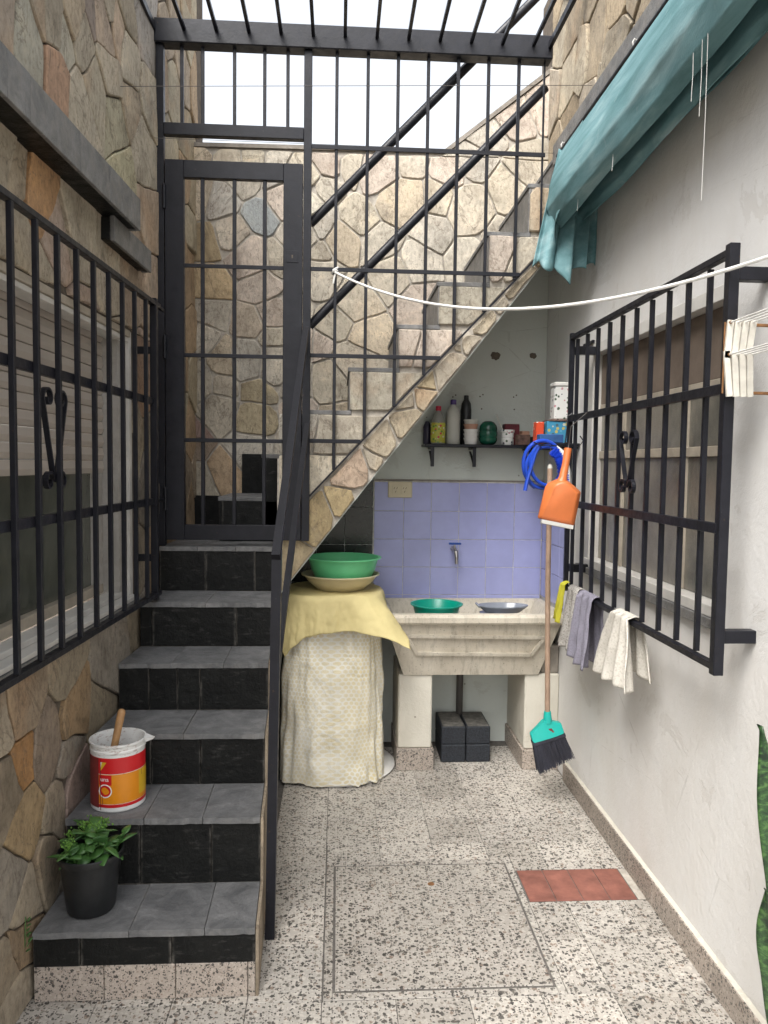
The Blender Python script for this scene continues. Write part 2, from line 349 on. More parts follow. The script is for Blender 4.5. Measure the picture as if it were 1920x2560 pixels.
    def mesh(s, name, mat, org=(0, 0, 0), smooth=False, fix=True):
        m = bpy.data.meshes.new(name); o = Vector(org)
        m.from_pydata([tuple(Vector(v) - o) for v in s.v], [], s.f)
        if fix:
            bm = bmesh.new(); bm.from_mesh(m); bmesh.ops.recalc_face_normals(bm, faces=bm.faces); bm.to_mesh(m); bm.free()
        m.materials.append(M[mat])
        if smooth:
            m.polygons.foreach_set('use_smooth', [True] * len(m.polygons))
            if smooth != 'all': m.set_sharp_from_angle(angle=R(smooth if not isinstance(smooth, bool) else 40))
        m.update(); return m
def obj(name, mb, mat, parent=None, smooth=False, label=None, cat=None, group=None, col=None, solid=0, subd=0, fix=True, kind=None, origin=None):
    org = ORG.get(parent, Vector((0, 0, 0))) if parent else Vector(origin or (0, 0, 0))
    o = link(bpy.data.objects.new(name, mb.mesh(name, mat, org, smooth, fix)))
    if parent: o.parent = parent
    else: o.location = org
    ORG[o] = org
    if label and cat: tag(o, label, cat, group)
    elif label: o['label'] = label
    if col: o.color = (tuple(col) + (.65,))[:4]
    if kind: o['kind'] = kind
    if subd: md = o.modifiers.new('s', 'SUBSURF'); md.levels = md.render_levels = subd
    if solid: md = o.modifiers.new('t', 'SOLIDIFY'); md.thickness = solid; md.offset = 0
    return o
def inst(name, mesh, parent, loc, rot=(0, 0, 0), sc=None):
    o = link(bpy.data.objects.new(name, mesh)); o.parent = parent; o.location = Vector(loc) - ORG[parent]; o.rotation_euler = rot
    if sc: o.scale = sc
    ORG[o] = ORG[parent]; return o
def bx(name, b, mat, parent, c=.0015, **k): return obj(name, MB().box(*b, c=c), mat, parent, **k)
def text_mb(txt, size, depth, fr):
    cu = bpy.data.curves.new('t', 'FONT'); cu.body = txt; cu.size = size; cu.extrude = depth; cu.align_x = 'CENTER'; cu.resolution_u = 3
    o = link(bpy.data.objects.new('t', cu)); dg = bpy.context.evaluated_depsgraph_get(); me = bpy.data.meshes.new_from_object(o.evaluated_get(dg))
    mb = MB().add([fr(v.co.x, v.co.y, v.co.z) for v in me.vertices], [tuple(p.vertices) for p in me.polygons])
    bpy.data.objects.remove(o); bpy.data.curves.remove(cu); return mb
def fbm(*p, f=1., o=3): return noise.fractal(Vector(p) * f, 1., 2., o)

# irregular flagstones: cells of a seeded partition, cut to a convex outline
def clip(poly, nx, ny, d):
    out = []
    for i, p in enumerate(poly):
        q = poly[(i + 1) % len(poly)]; a = p[0] * nx + p[1] * ny - d; b = q[0] * nx + q[1] * ny - d
        if a <= 0: out.append(p)
        if a * b < 0: t = a / (a - b); out.append((p[0] + (q[0] - p[0]) * t, p[1] + (q[1] - p[1]) * t))
    return out
def area(p): return abs(sum(p[i][0] * p[(i + 1) % len(p)][1] - p[(i + 1) % len(p)][0] * p[i][1] for i in range(len(p)))) / 2
def cells(seeds, region, gap):
    res = []; rw_ = random.Random(len(seeds)); W_ = [rw_.uniform(-.0025, .0025) for _ in seeds]
    for i, s in enumerate(seeds):
        poly = list(region)
        for j, t in enumerate(seeds):
            if i == j or not poly: continue
            nx, ny = t[0] - s[0], t[1] - s[1]; l = math.hypot(nx, ny)
            if l < 1e-4: continue
            nx /= l; ny /= l
            poly = clip(poly, nx, ny, (s[0] + t[0]) / 2 * nx + (s[1] + t[1]) / 2 * ny - gap / 2 + (W_[i] - W_[j]) / l)
        if len(poly) > 2 and area(poly) > .0008: res.append((i, poly))
    return res
def stone_mb(poly, fr, t, amp=.007, seed=0, back=.02):
    c = (sum(p[0] for p in poly) / len(poly), sum(p[1] for p in poly) / len(poly))
    pts = []
    for i, p in enumerate(poly):                     # cut the corners, then fill the edges
        a = poly[i - 1]; b = poly[(i + 1) % len(poly)]
        for q in (a, b):
            l = math.hypot(q[0] - p[0], q[1] - p[1]); k = min(.004 + .045 * max(0, fbm(p[0] * 6, p[1] * 6, 4.4, o=2)), l * .3) / max(l, 1e-5); pts.append((p[0] + (q[0] - p[0]) * k, p[1] + (q[1] - p[1]) * k))
    den = []
    for i, p in enumerate(pts):
        q = pts[(i + 1) % len(pts)]; l = math.hypot(q[0] - p[0], q[1] - p[1]); n = max(1, int(l / .035))
        for k in range(n): den.append((p[0] + (q[0] - p[0]) * k / n, p[1] + (q[1] - p[1]) * k / n))
    den = [(x + amp * fbm(x * 7, y * 7, 3.1, o=4), y + amp * fbm(x * 7, y * 7, 9.7, o=4)) for x, y in den]
    n = len(den); mb = MB(); tx, ty = random.uniform(-.02, .02), random.uniform(-.02, .02)
    def dep(x, y, k): return t + k * .003 * fbm(x * 7, y * 7, seed * 3.3) + tx * (x - c[0]) + ty * (y - c[1])
    rings = []
    for s_, kind in ((0, 0), (0, 1), (.0045, 2), (.4, 3)):
        r = []
        for x, y in den:
            l = math.hypot(c[0] - x, c[1] - y); k = s_ if kind == 3 else min(.3, s_ / max(l, 1e-5))
            X, Y = x + (c[0] - x) * k, y + (c[1] - y) * k
            r.append(fr(X, Y, -back if kind == 0 else dep(X, Y, 1) - (.0035 if kind == 1 else 0)))
        rings.append(r)
    for r in rings: mb.v += [tuple(p) for p in r]
    mb.v.append(tuple(fr(c[0], c[1], dep(c[0], c[1], 1))))
    for a in range(3):
        for i in range(n): mb.f.append((a * n + i, a * n + (i + 1) % n, (a + 1) * n + (i + 1) % n, (a + 1) * n + i))
    for i in range(n): mb.f.append((3 * n + i, 3 * n + (i + 1) % n, 4 * n))
    return mb
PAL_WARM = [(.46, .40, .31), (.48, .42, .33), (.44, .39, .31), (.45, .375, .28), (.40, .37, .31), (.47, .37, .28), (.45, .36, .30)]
PAL_LOW = [(.40, .335, .24), (.42, .36, .27), (.30, .255, .185), (.34, .29, .215), (.36, .31, .24), (.28, .235, .175), (.32, .27, .19), (.33, .245, .16), (.26, .235, .20), (.36, .25, .185), (.30, .23, .20)]  # brown lower stones, with the lower wall's shade put into their colour
PAL_LIGHT = [(.53, .49, .42), (.57, .53, .46), (.55, .50, .41), (.51, .48, .425), (.55, .475, .37), (.54, .47, .41), (.50, .455, .38)]
def lay(parent, seeds, region, fr, pal, gap=.010, special={}, tmin=.002, tmax=.014, amp=.007):
    for i, poly in cells(seeds, region, gap):
        col = special.get(i) or random.choice(pal); k = random.uniform(.85, 1.12)
        obj('stone', stone_mb(poly, fr, random.uniform(tmin, tmax), amp, i), 'stone', parent, smooth=35, col=[min(.6, x * k) for x in col])
def scatter(x0, x1, z0, z1, d, avoid=(), jit=.33):
    res = []; nz = max(1, round((z1 - z0) / d)); nx = max(1, round((x1 - x0) / d))
    for j in range(nz):
        for i in range(nx):
            p = (x0 + (i + .5 + (j % 2) * .5 - .25 + random.uniform(-jit, jit)) * (x1 - x0) / nx, z0 + (j + .5 + random.uniform(-jit, jit)) * (z1 - z0) / nz)
            if all(math.hypot(p[0] - a[0], p[1] - a[1]) > d * .62 for a in avoid): res.append(p)
    return res
def rect(a0, a1, b0, b1): return [(a0, b0), (a1, b0), (a1, b1), (a0, b1)]
# ============================================================ SETTING
obj('ground', MB().add([(-40, -40, -.03), (40, -40, -.03), (40, 40, -.03), (-40, 40, -.03)], [(0, 1, 2, 3)]), 'concrete', kind='structure')
flo = obj('patio_floor', MB().box(-1.1, 1.1, -1.5, 4.1, -.025, -.0035), 'grout', kind='structure')
XJ = [-.033 + .2075 * k for k in range(-5, 7)]
YJ = [2.067 - .21 * k for k in range(7, 0, -1)] + [2.067] + [2.11 + .21 * k for k in range(0, 10)]
COV = (-.030, .668, 2.069, 2.822); TER = (.672, 1.092, 2.532, 2.738)
tile_full = {}
for yi in range(len(YJ) - 1):
    for xi in range(len(XJ)):
        x0, x1, y0, y1 = XJ[xi], (XJ[xi + 1] if xi + 1 < len(XJ) else 1.097), YJ[yi], YJ[yi + 1]
        x1 = min(x1, 1.097)
        if x0 < -1.0 or (x0 < -.25 and y0 > 2.08) or y0 > 3.95 or x1 - x0 < .02: continue
        rs = [(x0, x1, y0, y1)]
        for c in (COV, TER):
            nr = []
            for a0, a1, b0, b1 in rs:
                if a0 < c[1] - .004 and a1 > c[0] + .004 and b0 < c[3] - .004 and b1 > c[2] + .004:
                    nr += [(a0, min(a1, c[0]), b0, b1), (max(a0, c[1]), a1, b0, b1), (max(a0, c[0]), min(a1, c[1]), b0, min(b1, c[2])), (max(a0, c[0]), min(a1, c[1]), max(b0, c[3]), b1)]
                else: nr.append((a0, a1, b0, b1))
            rs = nr
        for x0, x1, y0, y1 in rs:
            if x1 - x0 < .012 or y1 - y0 < .012: continue
            g = .0010; b = (x0 + g, x1 - g, y0 + g, y1 - g); k = (round(b[1] - b[0], 3), round(b[3] - b[2], 3))
            if k not in tile_full: tile_full[k] = MB().box(-k[0] / 2, k[0] / 2, -k[1] / 2, k[1] / 2, -.004, 0, c=.0007).mesh('floor_tile', 'terrazzo')
            inst('floor_tile', tile_full[k], flo, ((b[0] + b[1]) / 2, (b[2] + b[3]) / 2, random.uniform(-.0006, .0006)))
for k in range(4):
    x = .675 + k * .0955
    bx('terracotta_tile', (x, x + .0925, 2.535, 2.736, -.004, random.uniform(-.0005, .0005)), 'red_tile', flo, c=.0008)
bx('cement_strip', (1.0585, 1.094, 2.535, 2.736, -.004, -.0005), 'mortar_light', flo)
cv = thing('inspection_cover', 'square terrazzo inspection cover set in the patio floor', 'cover', (.32, 2.44, -.003))
bx('lid', (.004, .636, 2.108, 2.785, -.0033, .0005), 'terrazzo', cv, c=.002)
for b in ((-.029, -.004, 2.07, 2.821), (.644, .667, 2.07, 2.821), (-.003, .643, 2.07, 2.099), (-.003, .643, 2.794, 2.821)):
    bx('frame_strip', b + (-.0033, -.0005), 'terrazzo', cv, c=.001)
obj('lift_hole', MB().lathe([(.0125, .0004), (.011, .0016)], (.345, 2.655, 0), 14), 'rust', cv)

# ------------------------------------------------------------ left stone wall (own frame: x out of the wall, y along it)
TH = math.atan(.045)
lw = thing('stone_wall', 'flagstone clad house wall with shuttered window, left of the lower steps', 'wall', (-.935, 0, 0), rotz=-TH, local=True)
wb = MB()
for b in ((.3, 4.32, 0, .945), (.3, 3.44, 2.0, 3.52), (3.44, 4.32, 2.0, 4.2), (3.08, 4.32, .945, 2.0), (.3, .8, .945, 2.0)): wb.box(-.3, -.007, b[0], b[1], b[2], b[3])
obj('wall_core', wb, 'mortar', lw)
frL = lambda a, b, d: Vector((d, a, b))
LEFT_UP = [(2.153, 2.621), (2.361, 2.621), (2.067, 2.628), (2.252, 2.747), (2.33, 2.763), (2.412, 2.742), (2.578, 2.819), (2.495, 2.871), (2.648, 2.929), (2.77, 2.954), (2.838, 3.066), (2.934, 3.043), (2.677, 2.718), (2.793, 2.863), (3.029, 3.01), (3.01, 3.144), (3.239, 3.233), (3.064, 2.851), (2.855, 2.69), (2.937, 2.55), (3.228, 2.723), (3.286, 2.952), (3.278, 2.513), (2.0, 2.282), (2.117, 2.241), (2.226, 2.217), (2.32, 2.15), (2.517, 2.247), (2.75, 2.21), (2.128, 2.121), (2.273, 2.08), (2.549, 2.598)]
LEFT_LO = [(2.088, .829), (2.357, .831), (2.413, .706), (2.744, .769), (2.683, .643), (2.071, .688), (2.242, .678), (2.379, .578), (2.436, .45), (2.088, .522), (1.984, .647), (2.23, .339), (2.08, .284), (1.985, .392), (2.044, .2), (1.976, .165), (2.302, .45), (1.979, .8), (1.994, .074)]
def prune(l, d):
    r = []
    for p in l:
        if all(math.hypot(p[0] - q[0], p[1] - q[1]) > d for q in r): r.append(p)
    return r
extra = [p for p in scatter(.8, 3.4, 0, 3.5, .30) if all(math.hypot(p[0] - a[0], p[1] - a[1]) > .26 for a in LEFT_UP + LEFT_LO)]
sd_ = LEFT_UP + LEFT_LO + extra
sp = {1: (.50, .33, .23), 0: (.38, .365, .31), 2: (.40, .34, .28), 18: (.49, .45, .33), 19: (.49, .45, .31), 5: (.48, .45, .37), 25: (.46, .28, .15), 12: (.46, .41, .32), 8: (.36, .30, .26), 9: (.42, .34, .27), 16: (.40, .37, .34),
      32 + 5: (.38, .215, .095), 32 + 2: (.33, .235, .14), 32 + 6: (.29, .235, .185), 32 + 9: (.36, .27, .16), 32 + 0: (.27, .215, .155)}
for reg in (rect(.8, 3.43, 0, .94), rect(.8, 3.43, 2.004, 3.5), rect(3.086, 3.43, .944, 2.0)):
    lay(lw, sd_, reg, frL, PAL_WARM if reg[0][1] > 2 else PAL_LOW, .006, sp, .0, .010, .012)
d_ = scatter(3.44, 4.14, 1.1, 4.2, .23)
lay(lw, d_, rect(3.435, 4.135, 1.1, 4.2), frL, [(.42, .36, .26), (.44, .33, .22), (.40, .33, .25), (.45, .40, .30)], .008)
def ledge(u0, u1, d1, z0, z1, cuts, nm):
    lg = obj(nm, MB().box(-.05, d1 - .012, u0, u1 - .012, z0, z1, c=.003), 'slate', lw)
    e = [u0] + cuts + [u1]
    for a, b in zip(e[:-1], e[1:]): bx('slate_tile', (d1 - .012, d1 + random.uniform(0, .002), a + .001, b - .001, z0 - .004, z1 + .003), 'slate_grey', lg)
    bx('end_tile', (.012, d1 - .0125, u1 - .012, u1, z0 - .004, z1 + .003), 'slate_grey', lg)
ledge(.8, 2.866, .09, 2.325, 2.43, [1.1, 1.45, 1.86, 1.98, 2.3, 2.55, 2.66, 2.76], 'window_ledge')
ledge(2.70, 3.142, .05, 2.245, 2.322, [2.86, 2.98], 'window_ledge')
win = obj('window', MB().box(-.16, -.06, .8, 2.985, 1.985, 2.0).box(-.16, -.06, .8, 3.08, .945, .958), 'white_paint', lw)
bx('glass_pane', (-.135, -.115, .8, 1.72, 1.03, 1.47), 'glass_left', win); bx('glass_pane', (-.142, -.122, 1.765, 2.93, 1.03, 1.47), 'glass_left', win)
bx('sash_stile', (-.14, -.09, 1.72, 1.765, 1.0, 1.47), 'beige_rail', win); bx('sash_rail', (-.145, -.095, .8, 2.985, .995, 1.03), 'beige_rail', win)
bx('sash_stile', (-.145, -.095, 2.93, 2.985, 1.03, 1.47), 'weathered', win)
for k in range(11):
    z = 1.452 + k * .0488
    obj('shutter_slat', MB().prism([(-.112, z), (-.094, z + .002), (-.088, z + .020), (-.094, z + .0465), (-.108, z + .0475)], lambda a, b, d: Vector((a, d, b)), .8, 2.985), 'shutter', win)
bx('jamb_board', (-.12, -.035, 2.987, 3.045, .958, 1.985), 'weathered', win); bx('jamb_edge', (-.10, -.012, 3.046, 3.079, .958, 1.998), 'white_paint', win)
bx('head_strip', (-.075, -.012, .8, 3.045, 1.955, 1.972), 'white_paint', win); bx('head_strip', (-.058, -.004, .8, 3.045, 1.973, 1.998), 'beige_rail', win)
bx('sill', (-.12, .012, .8, 3.07, .960, .975), 'white_paint', win); bx('sill_strip', (-.09, -.03, .8, 3.045, .976, .994), 'white_paint', win)
bx('slate_sill', (-.05, .020, .8, 3.085, .938, .9595), 'slate_grey', win)

# ------------------------------------------------------------ back wall and the wall of the laundry nook
bw = thing('stone_wall', 'pale crazy paved stone wall rising behind the gate and upper stairs', 'wall', (.1, 4.2, 0))
obj('wall_core', MB().prism([(-.9, 0), (1.35, 0), (1.35, 3.76), (1.036, 3.505), (.545, 3.118), (-.9, 3.104)], lambda a, b, d: Vector((a, d, b)), 4.0935, 4.32), 'mortar_light', bw)
obj('coping', MB().prism([(-.80, 3.106), (.545, 3.120), (1.12, 3.575), (1.12, 3.60), (.538, 3.140), (-.80, 3.126)], lambda a, b, d: Vector((a, d, b)), 4.08, 4.33), 'concrete', bw)
BR = [(-.09, 3.08), (.04, 3.07), (-.11, 2.93), (-.11, 2.73), (-.1, 2.59), (.07, 2.97), (.21, 3.04), (.35, 3.07), (.34, 2.98), (.46, 3.08), (.33, 2.87), (.09, 2.75), (.01, 2.65), (.08, 2.56), (.55, 3.03), (.67, 2.83), (.5, 2.89), (.48, 2.73), (.89, 2.95), (.99, 3.06), (.82, 2.71), (.68, 2.59), (.26, 2.49), (.39, 2.55), (.4, 2.36), (-.1, 2.46), (.07, 2.36), (-.07, 2.39), (-.03, 2.25), (.14, 2.17), (-.11, 2.11), (-.11, 1.99), (-.04, 1.93), (.03, 1.9), (-.1, 1.83), (.07, 2.03), (-.02, 1.71), (-.11, 1.73), (.04, 1.59), (-.09, 1.5), (.70, 3.10), (.96, 3.18), (.8, 3.0), (.21, 2.63), (-.05, 3.03), (.90, 3.33), (1.04, 3.38), (.75, 3.22), (1.0, 2.8), (.95, 2.6)]
BL = [(-.62, 2.84), (-.49, 2.94), (-.41, 2.78), (-.34, 2.94), (-.3, 2.86), (-.67, 2.63), (-.67, 2.42), (-.74, 2.87), (-.56, 2.67), (-.47, 2.56), (-.34, 2.56), (-.42, 2.43), (-.68, 2.27), (-.47, 2.21), (-.35, 2.27), (-.73, 2.13), (-.35, 2.12), (-.59, 2.03), (-.48, 2.03), (-.34, 2.02), (-.74, 1.91), (-.61, 1.9), (-.43, 1.89), (-.64, 1.76), (-.74, 1.67), (-.45, 1.71), (-.74, 1.56), (-.62, 1.47), (-.74, 1.42), (-.47, 1.58), (-.72, 3.06), (-.6, 3.05), (-.46, 3.06), (-.32, 3.05), (-.2, 3.0), (-.2, 2.85), (-.22, 2.68), (-.2, 2.5), (-.22, 2.3), (-.21, 2.12), (-.22, 1.93), (-.2, 1.75), (-.22, 1.58)]
allb = BL + prune(BR, .125)
spb = {2: (.33, .355, .365), 0: (.47, .455, .42), 5: (.48, .385, .25), 6: (.48, .375, .24), 27: (.46, .35, .24), 26: (.37, .30, .24), 24: (.33, .24, .22), 13: (.44, .38, .31), 22: (.42, .36, .25), 25: (.42, .36, .25), 3: (.46, .44, .40)}
frB = lambda a, b, d: Vector((a, 4.09 - d, b))
flight = lambda x: 1.01 + (x + .182) * 1.288
for reg in (rect(-.80, 1.09, 1.12, 3.10), [(.53, 3.104), (1.09, 3.104), (1.09, 3.54)]):
    for i, poly in cells(allb, reg, .009):
        if sum(p[1] for p in poly) / len(poly) < flight(sum(p[0] for p in poly) / len(poly)) - .02: continue
        col = spb.get(i) or random.choice(PAL_LIGHT); k = random.uniform(.88, 1.1)
        obj('stone', stone_mb(poly, frB, random.uniform(.003, .007), .009, i), 'stone', bw, smooth=35, col=[min(.6, x * k) for x in col] + [.3])
for i, (a, b) in enumerate(((-.765, -.62), (-.617, -.47), (-.467, -.36), (-.357, -.26))): bx('slate_tile', (a, b, 4.066, 4.078, 1.138, 1.325), 'slate', bw)
for a, b in ((-.505, -.385), (-.382, -.25), (-.247, -.16)): bx('slate_tile', (a, b, 4.066, 4.078, 1.329, 1.545), 'slate', bw)

tw = thing('tiled_wall', 'plaster nook wall with lilac splashback tiles under the upper stairs', 'wall', (.4, 4.08, 0))
obj('plaster', MB().prism([(-.27, 0), (1.098, 0), (1.098, 2.68), (-.27, .95)], lambda a, b, d: Vector((a, d, b)), 4.070, 4.0930), 'nook', tw)
TX = [.19, .347, .494, .643, .793, .942, 1.092]; TZ = [.656, .806, .955, 1.104, 1.254, 1.408]
tm = MB().box(-.073, .073, -.004, .004, -.0738, .0738, c=.0016).mesh('lilac_tile', 'tile')
for i in range(6):
    for j in range(5): inst('lilac_tile', tm, tw, ((TX[i] + TX[i + 1]) / 2, 4.066 + random.uniform(-.0004, .0004), (TZ[j] + TZ[j + 1]) / 2), sc=((TX[i + 1] - TX[i] - .0026) / .146, 1, (TZ[j + 1] - TZ[j] - .0026) / .1476))
obj('grout_bed', MB().box(.186, 1.096, 4.0645, 4.0695, .65, 1.412), 'grout_light', tw)
bx('grime_strip', (.186, 1.096, 4.062, 4.0702, 1.413, 1.422), 'concrete', tw)
dm = MB().box(-.073, .073, -.004, .004, -.099, .099, c=.0016).mesh('dark_tile', 'tile_dark')
for i in range(3):
    for j in range(4): inst('dark_tile', dm, tw, (.110 - i * .149, 4.066, .77 + j * .2015))
for (x, z, r) in ((.82, 2.08, .026), (1.025, 2.085, .019)):
    obj('plaster_damage', MB().add([(x, 4.0685, z)] + [(x + r * (1 + .4 * fbm(a * 2.1, x * 9, 0)) * math.cos(a), 4.0685, z + r * .85 * (1 + .5 * fbm(a * 1.7, z, 4)) * math.sin(a)) for a in [k * math.pi / 9 for k in range(18)]], [(0, 1 + k, 1 + (k + 1) % 18) for k in range(18)]), 'mortar', tw)
for x, z in ((.60, 1.86), (.615, 1.87), (.745, 1.865), (.76, 1.875), (.755, 1.80), (.925, 1.865), (.94, 1.875), (.93, 1.80)):
    obj('drill_hole', MB().tube([(x, 4.0705, z), (x, 4.0688, z)], .0042, 8), 'outlet_dark', tw)

# ------------------------------------------------------------ right wall
rw = thing('plaster_wall', 'white plastered house wall with a barred window on the right', 'wall', (1.2, 2, 0))
wb = MB()
for b in ((.3, 4.32, 0, 1.065), (.3, 4.32, 2.03, 2.86), (3.385, 4.32, 1.065, 2.03), (.3, 2.115, 1.065, 2.03)): wb.box(1.10, 1.36, b[0], b[1], b[2], b[3])
obj('plaster', wb, 'plaster', rw)
obj('upper_core', MB().box(1.098, 1.36, .3, 3.26, 2.861, 3.6).box(1.098, 1.36, 3.26, 4.32, 2.861, 4.0), 'mortar', rw)
frR = lambda a, b, d: Vector((1.09 - d, a, b))
upR = scatter(1.2, 4.1, 2.95, 4.0, .25)
for rg_ in (rect(1.2, 3.255, 2.965, 3.59), rect(3.262, 4.08, 2.965, 3.98)): lay(rw, upR, rg_, frR, [(.36, .31, .235), (.38, .335, .26), (.34, .285, .21), (.37, .30, .21), (.33, .29, .235)], .008, {}, .0, .016, .010)
rl = obj('ledge', MB().box(.972, 1.097, .5, 3.56, 2.868, 2.955, c=.003), 'slate', rw)
for a, b in ((.5, 1.2), (1.2, 1.62), (1.62, 2.0), (2.0, 2.5), (2.5, 2.92), (2.92, 3.55)): bx('slate_tile', (.960 + random.uniform(0, .002), .9715, a + .001, b - .001, 2.864, 2.958), 'slate_grey', rl)
bx('end_tile', (.972, 1.08, 3.5605, 3.571, 2.866, 2.956), 'slate_grey', rl)
SY = [1.015 + .2105 * k for k in range(13)]
for a, b in zip(SY[:-1], SY[1:]): bx('skirting_tile', (1.084, 1.0995, a + .001, min(b, 3.665) - .001, 0.0005, .089), 'terrazzo_base', rw)
obj('skirting_bevel', MB().prism([(1.0995, .0895), (1.089, .0895), (1.0995, .098)], lambda a, b, d: Vector((a, d, b)), 1.0, 3.66), 'cream', rw)
sy = [3.65, 3.72, 3.866, 4.012, 4.060]
for i in range(4):
    for j in range(1, 5): bx('lilac_tile', (1.0925, 1.0995, sy[i] + .0013, sy[i + 1] - .0013, TZ[j] + .0013, TZ[j + 1] - .0013), 'tile', rw)
rwin = obj('window', MB().box(1.17, 1.23, 2.115, 3.385, 1.066, 2.029), 'beige_rail', rw)
for n_, b, m_ in (('frame_stile', (1.103, 1.168, 3.318, 3.384, 1.10, 2.028), 'white_paint'), ('frame_stile', (1.103, 1.168, 2.116, 2.16, 1.10, 2.028), 'white_paint'),
                  ('frame_head', (1.096, 1.168, 2.161, 3.317, 1.985, 2.028), 'white_paint'), ('frame_sill', (1.088, 1.168, 2.116, 3.384, 1.066, 1.099), 'white_paint'),
                  ('sill_edge', (1.078, 1.0995, 2.10, 3.42, 1.035, 1.0645), 'slate_grey'),
                  ('blind', (1.14, 1.169, 2.161, 3.317, 1.772, 1.984), 'brown_blind'),
                  ('glass_pane', (1.147, 1.169, 2.51, 3.03, 1.57, 1.738), 'glass_right'), ('glass_pane', (1.147, 1.169, 2.161, 2.47, 1.57, 1.738), 'glass_right'), ('glass_pane', (1.147, 1.169, 3.07, 3.317, 1.57, 1.738), 'glass_right'),
                  ('glass_pane', (1.147, 1.169, 2.51, 3.03, 1.10, 1.536), 'glass_right'), ('glass_pane', (1.147, 1.169, 2.161, 2.47, 1.10, 1.536), 'glass_right'), ('glass_pane', (1.147, 1.169, 3.07, 3.317, 1.10, 1.536), 'glass_right'),
                  ('sash_rail', (1.138, 1.169, 2.161, 3.317, 1.739, 1.771), 'beige_rail'), ('sash_rail', (1.138, 1.169, 2.161, 3.317, 1.537, 1.569), 'beige_rail'),
                  ('sash_stile', (1.137, 1.169, 2.471, 2.509, 1.10, 1.737), 'beige_rail'), ('sash_stile', (1.137, 1.169, 3.031, 3.069, 1.10, 1.737), 'beige_rail')):
    bx(n_, b, m_, rwin)
bx('shutter_catch', (1.088, 1.0995, 3.30, 3.43, 2.035, 2.048), 'iron', rw)

# ------------------------------------------------------------ lower staircase
SYR = [2.091, 2.325, 2.573, 2.821, 3.082, 3.364]; SZ = [.205, .412, .588, .763, .940, 1.133]
st = thing('staircase', 'lower flight of six black slate steps climbing to the gate', 'stairs', (-.5, 2.7, 0))
xl = lambda y: -.935 + .045 * y + .013
xr = lambda y: -.220 - .043 * (y - 2.09)
CR = [[.21, .62], [.38, .745], [.33, .62], [.2, .39, .54], [.09, .73], [.4, .83]]
CT = [[.43, .77], [.40, .70], [.52], [.35, .7], [.5], [.33, .66]]
for k in range(6):
    y0 = SYR[k]; y1 = SYR[k + 1] if k < 5 else 4.066; z1 = SZ[k]; z0 = SZ[k - 1] if k else 0
    a, b = xl(y0), xr(y0); ab, bb = xl(y1), xr(y1)
    core = [(a, y0 + .012), (b, y0 + .012), (bb, y1 + .012), (ab, y1 + .012)] if k < 5 else [(a, y0 + .012), (b, y0 + .012), (-.27, 4.066), (ab, 4.066)]
    obj('step_core', MB().prism(core, lambda x, y, d: Vector((x, y, d)), 0, z1 - .019), 'concrete', st)
    zb = z0 + .001 if k else .103
    e = [0] + CR[k] + [1]
    for p, q in zip(e[:-1], e[1:]):
        bx('riser_tile', (a + (b - a) * p + .0012, a + (b - a) * q - .0012, y0 + random.uniform(-.0015, .001), y0 + .0119, zb, z1 - .0195), 'slate', st)
    if k == 0:
        for p, q in ((0, .313), (.313, .636), (.636, .965), (.965, 1)): bx('skirting_tile', (a + (b - a) * p + .001, a + (b - a) * q - .001, y0 + .0025, y0 + .0119, 0.0005, .101), 'terrazzo_base', st)
    e = [0] + CT[k] + [1]
    for p, q in zip(e[:-1], e[1:]):
        fe = [a + (b - a) * p + .001 + ((b - a) * (q - p) - .002) * t / 9 for t in range(10)]
        pa = [(x_, y0 - .006 + .0045 * fbm(x_ * 16, k * 3.7, 0, o=4) + (.004 if random.random() < .08 else 0)) for x_ in fe] + [(ab + (bb - ab) * q - .001, y1 - .001), (ab + (bb - ab) * p + .001, y1 - .001)]
        obj('tread_tile', MB().prism(pa, lambda x, y, d: Vector((x, y, d)), z1 - .0188, z1 + random.uniform(-.0015, .0008)), 'slate_top', st)
for k in range(5):   # stone facing on the open side
    y0, y1 = SYR[k], SYR[k + 1]
    pa = [(xr(y0) + .0005, y0 + .004), (xr(y0) + .009, y0 + .004), (xr(y1) + .009, y1 + .004), (xr(y1) + .0005, y1 + .004)]
    obj('side_stone', MB().prism(pa, lambda x, y, d: Vector((x, y, d)), .0005, SZ[k] - .004), 'stone', st, col=(.30, .25, .19))

# ------------------------------------------------------------ upper staircase
us = thing('staircase', 'steep upper flight with stone faced side climbing right behind the grille', 'stairs', (.4, 3.75, 1))
UX = [-.55, -.35, -.155, .044, .256, .432, .65, .828, 1.0]; UZ = [1.34, 1.54, 1.735, 1.925, 2.117, 2.307, 2.53, 2.743, 2.95]
prof = [(-.27, .90), (1.097, 2.657), (1.097, 2.94)]
for k in range(8, 1, -1): prof += [(UX[k] + .012, UZ[k] - .019), (UX[k] + .012, UZ[k - 1] - .019)]
prof += [(-.27, 1.52)]
obj('flight_core', MB().prism(prof, lambda a, b, d: Vector((a, d, b)), 3.432, 4.066), 'mortar_light', us)
obj('soffit', MB().prism([(-.27, .893), (1.097, 2.650), (1.097, 2.656), (-.27, .899)], lambda a, b, d: Vector((a, d, b)), 3.434, 4.066), 'nook', us)
obj('landing_core', MB().box(-.268, -.25, 3.45, 4.066, 1.14, 1.5), 'concrete', us)
for k in range(0, 2): bx('winder_core', (UX[k] + .012, -.272, 3.60, 4.066, 1.136, UZ[k] - .019), 'slate', us)
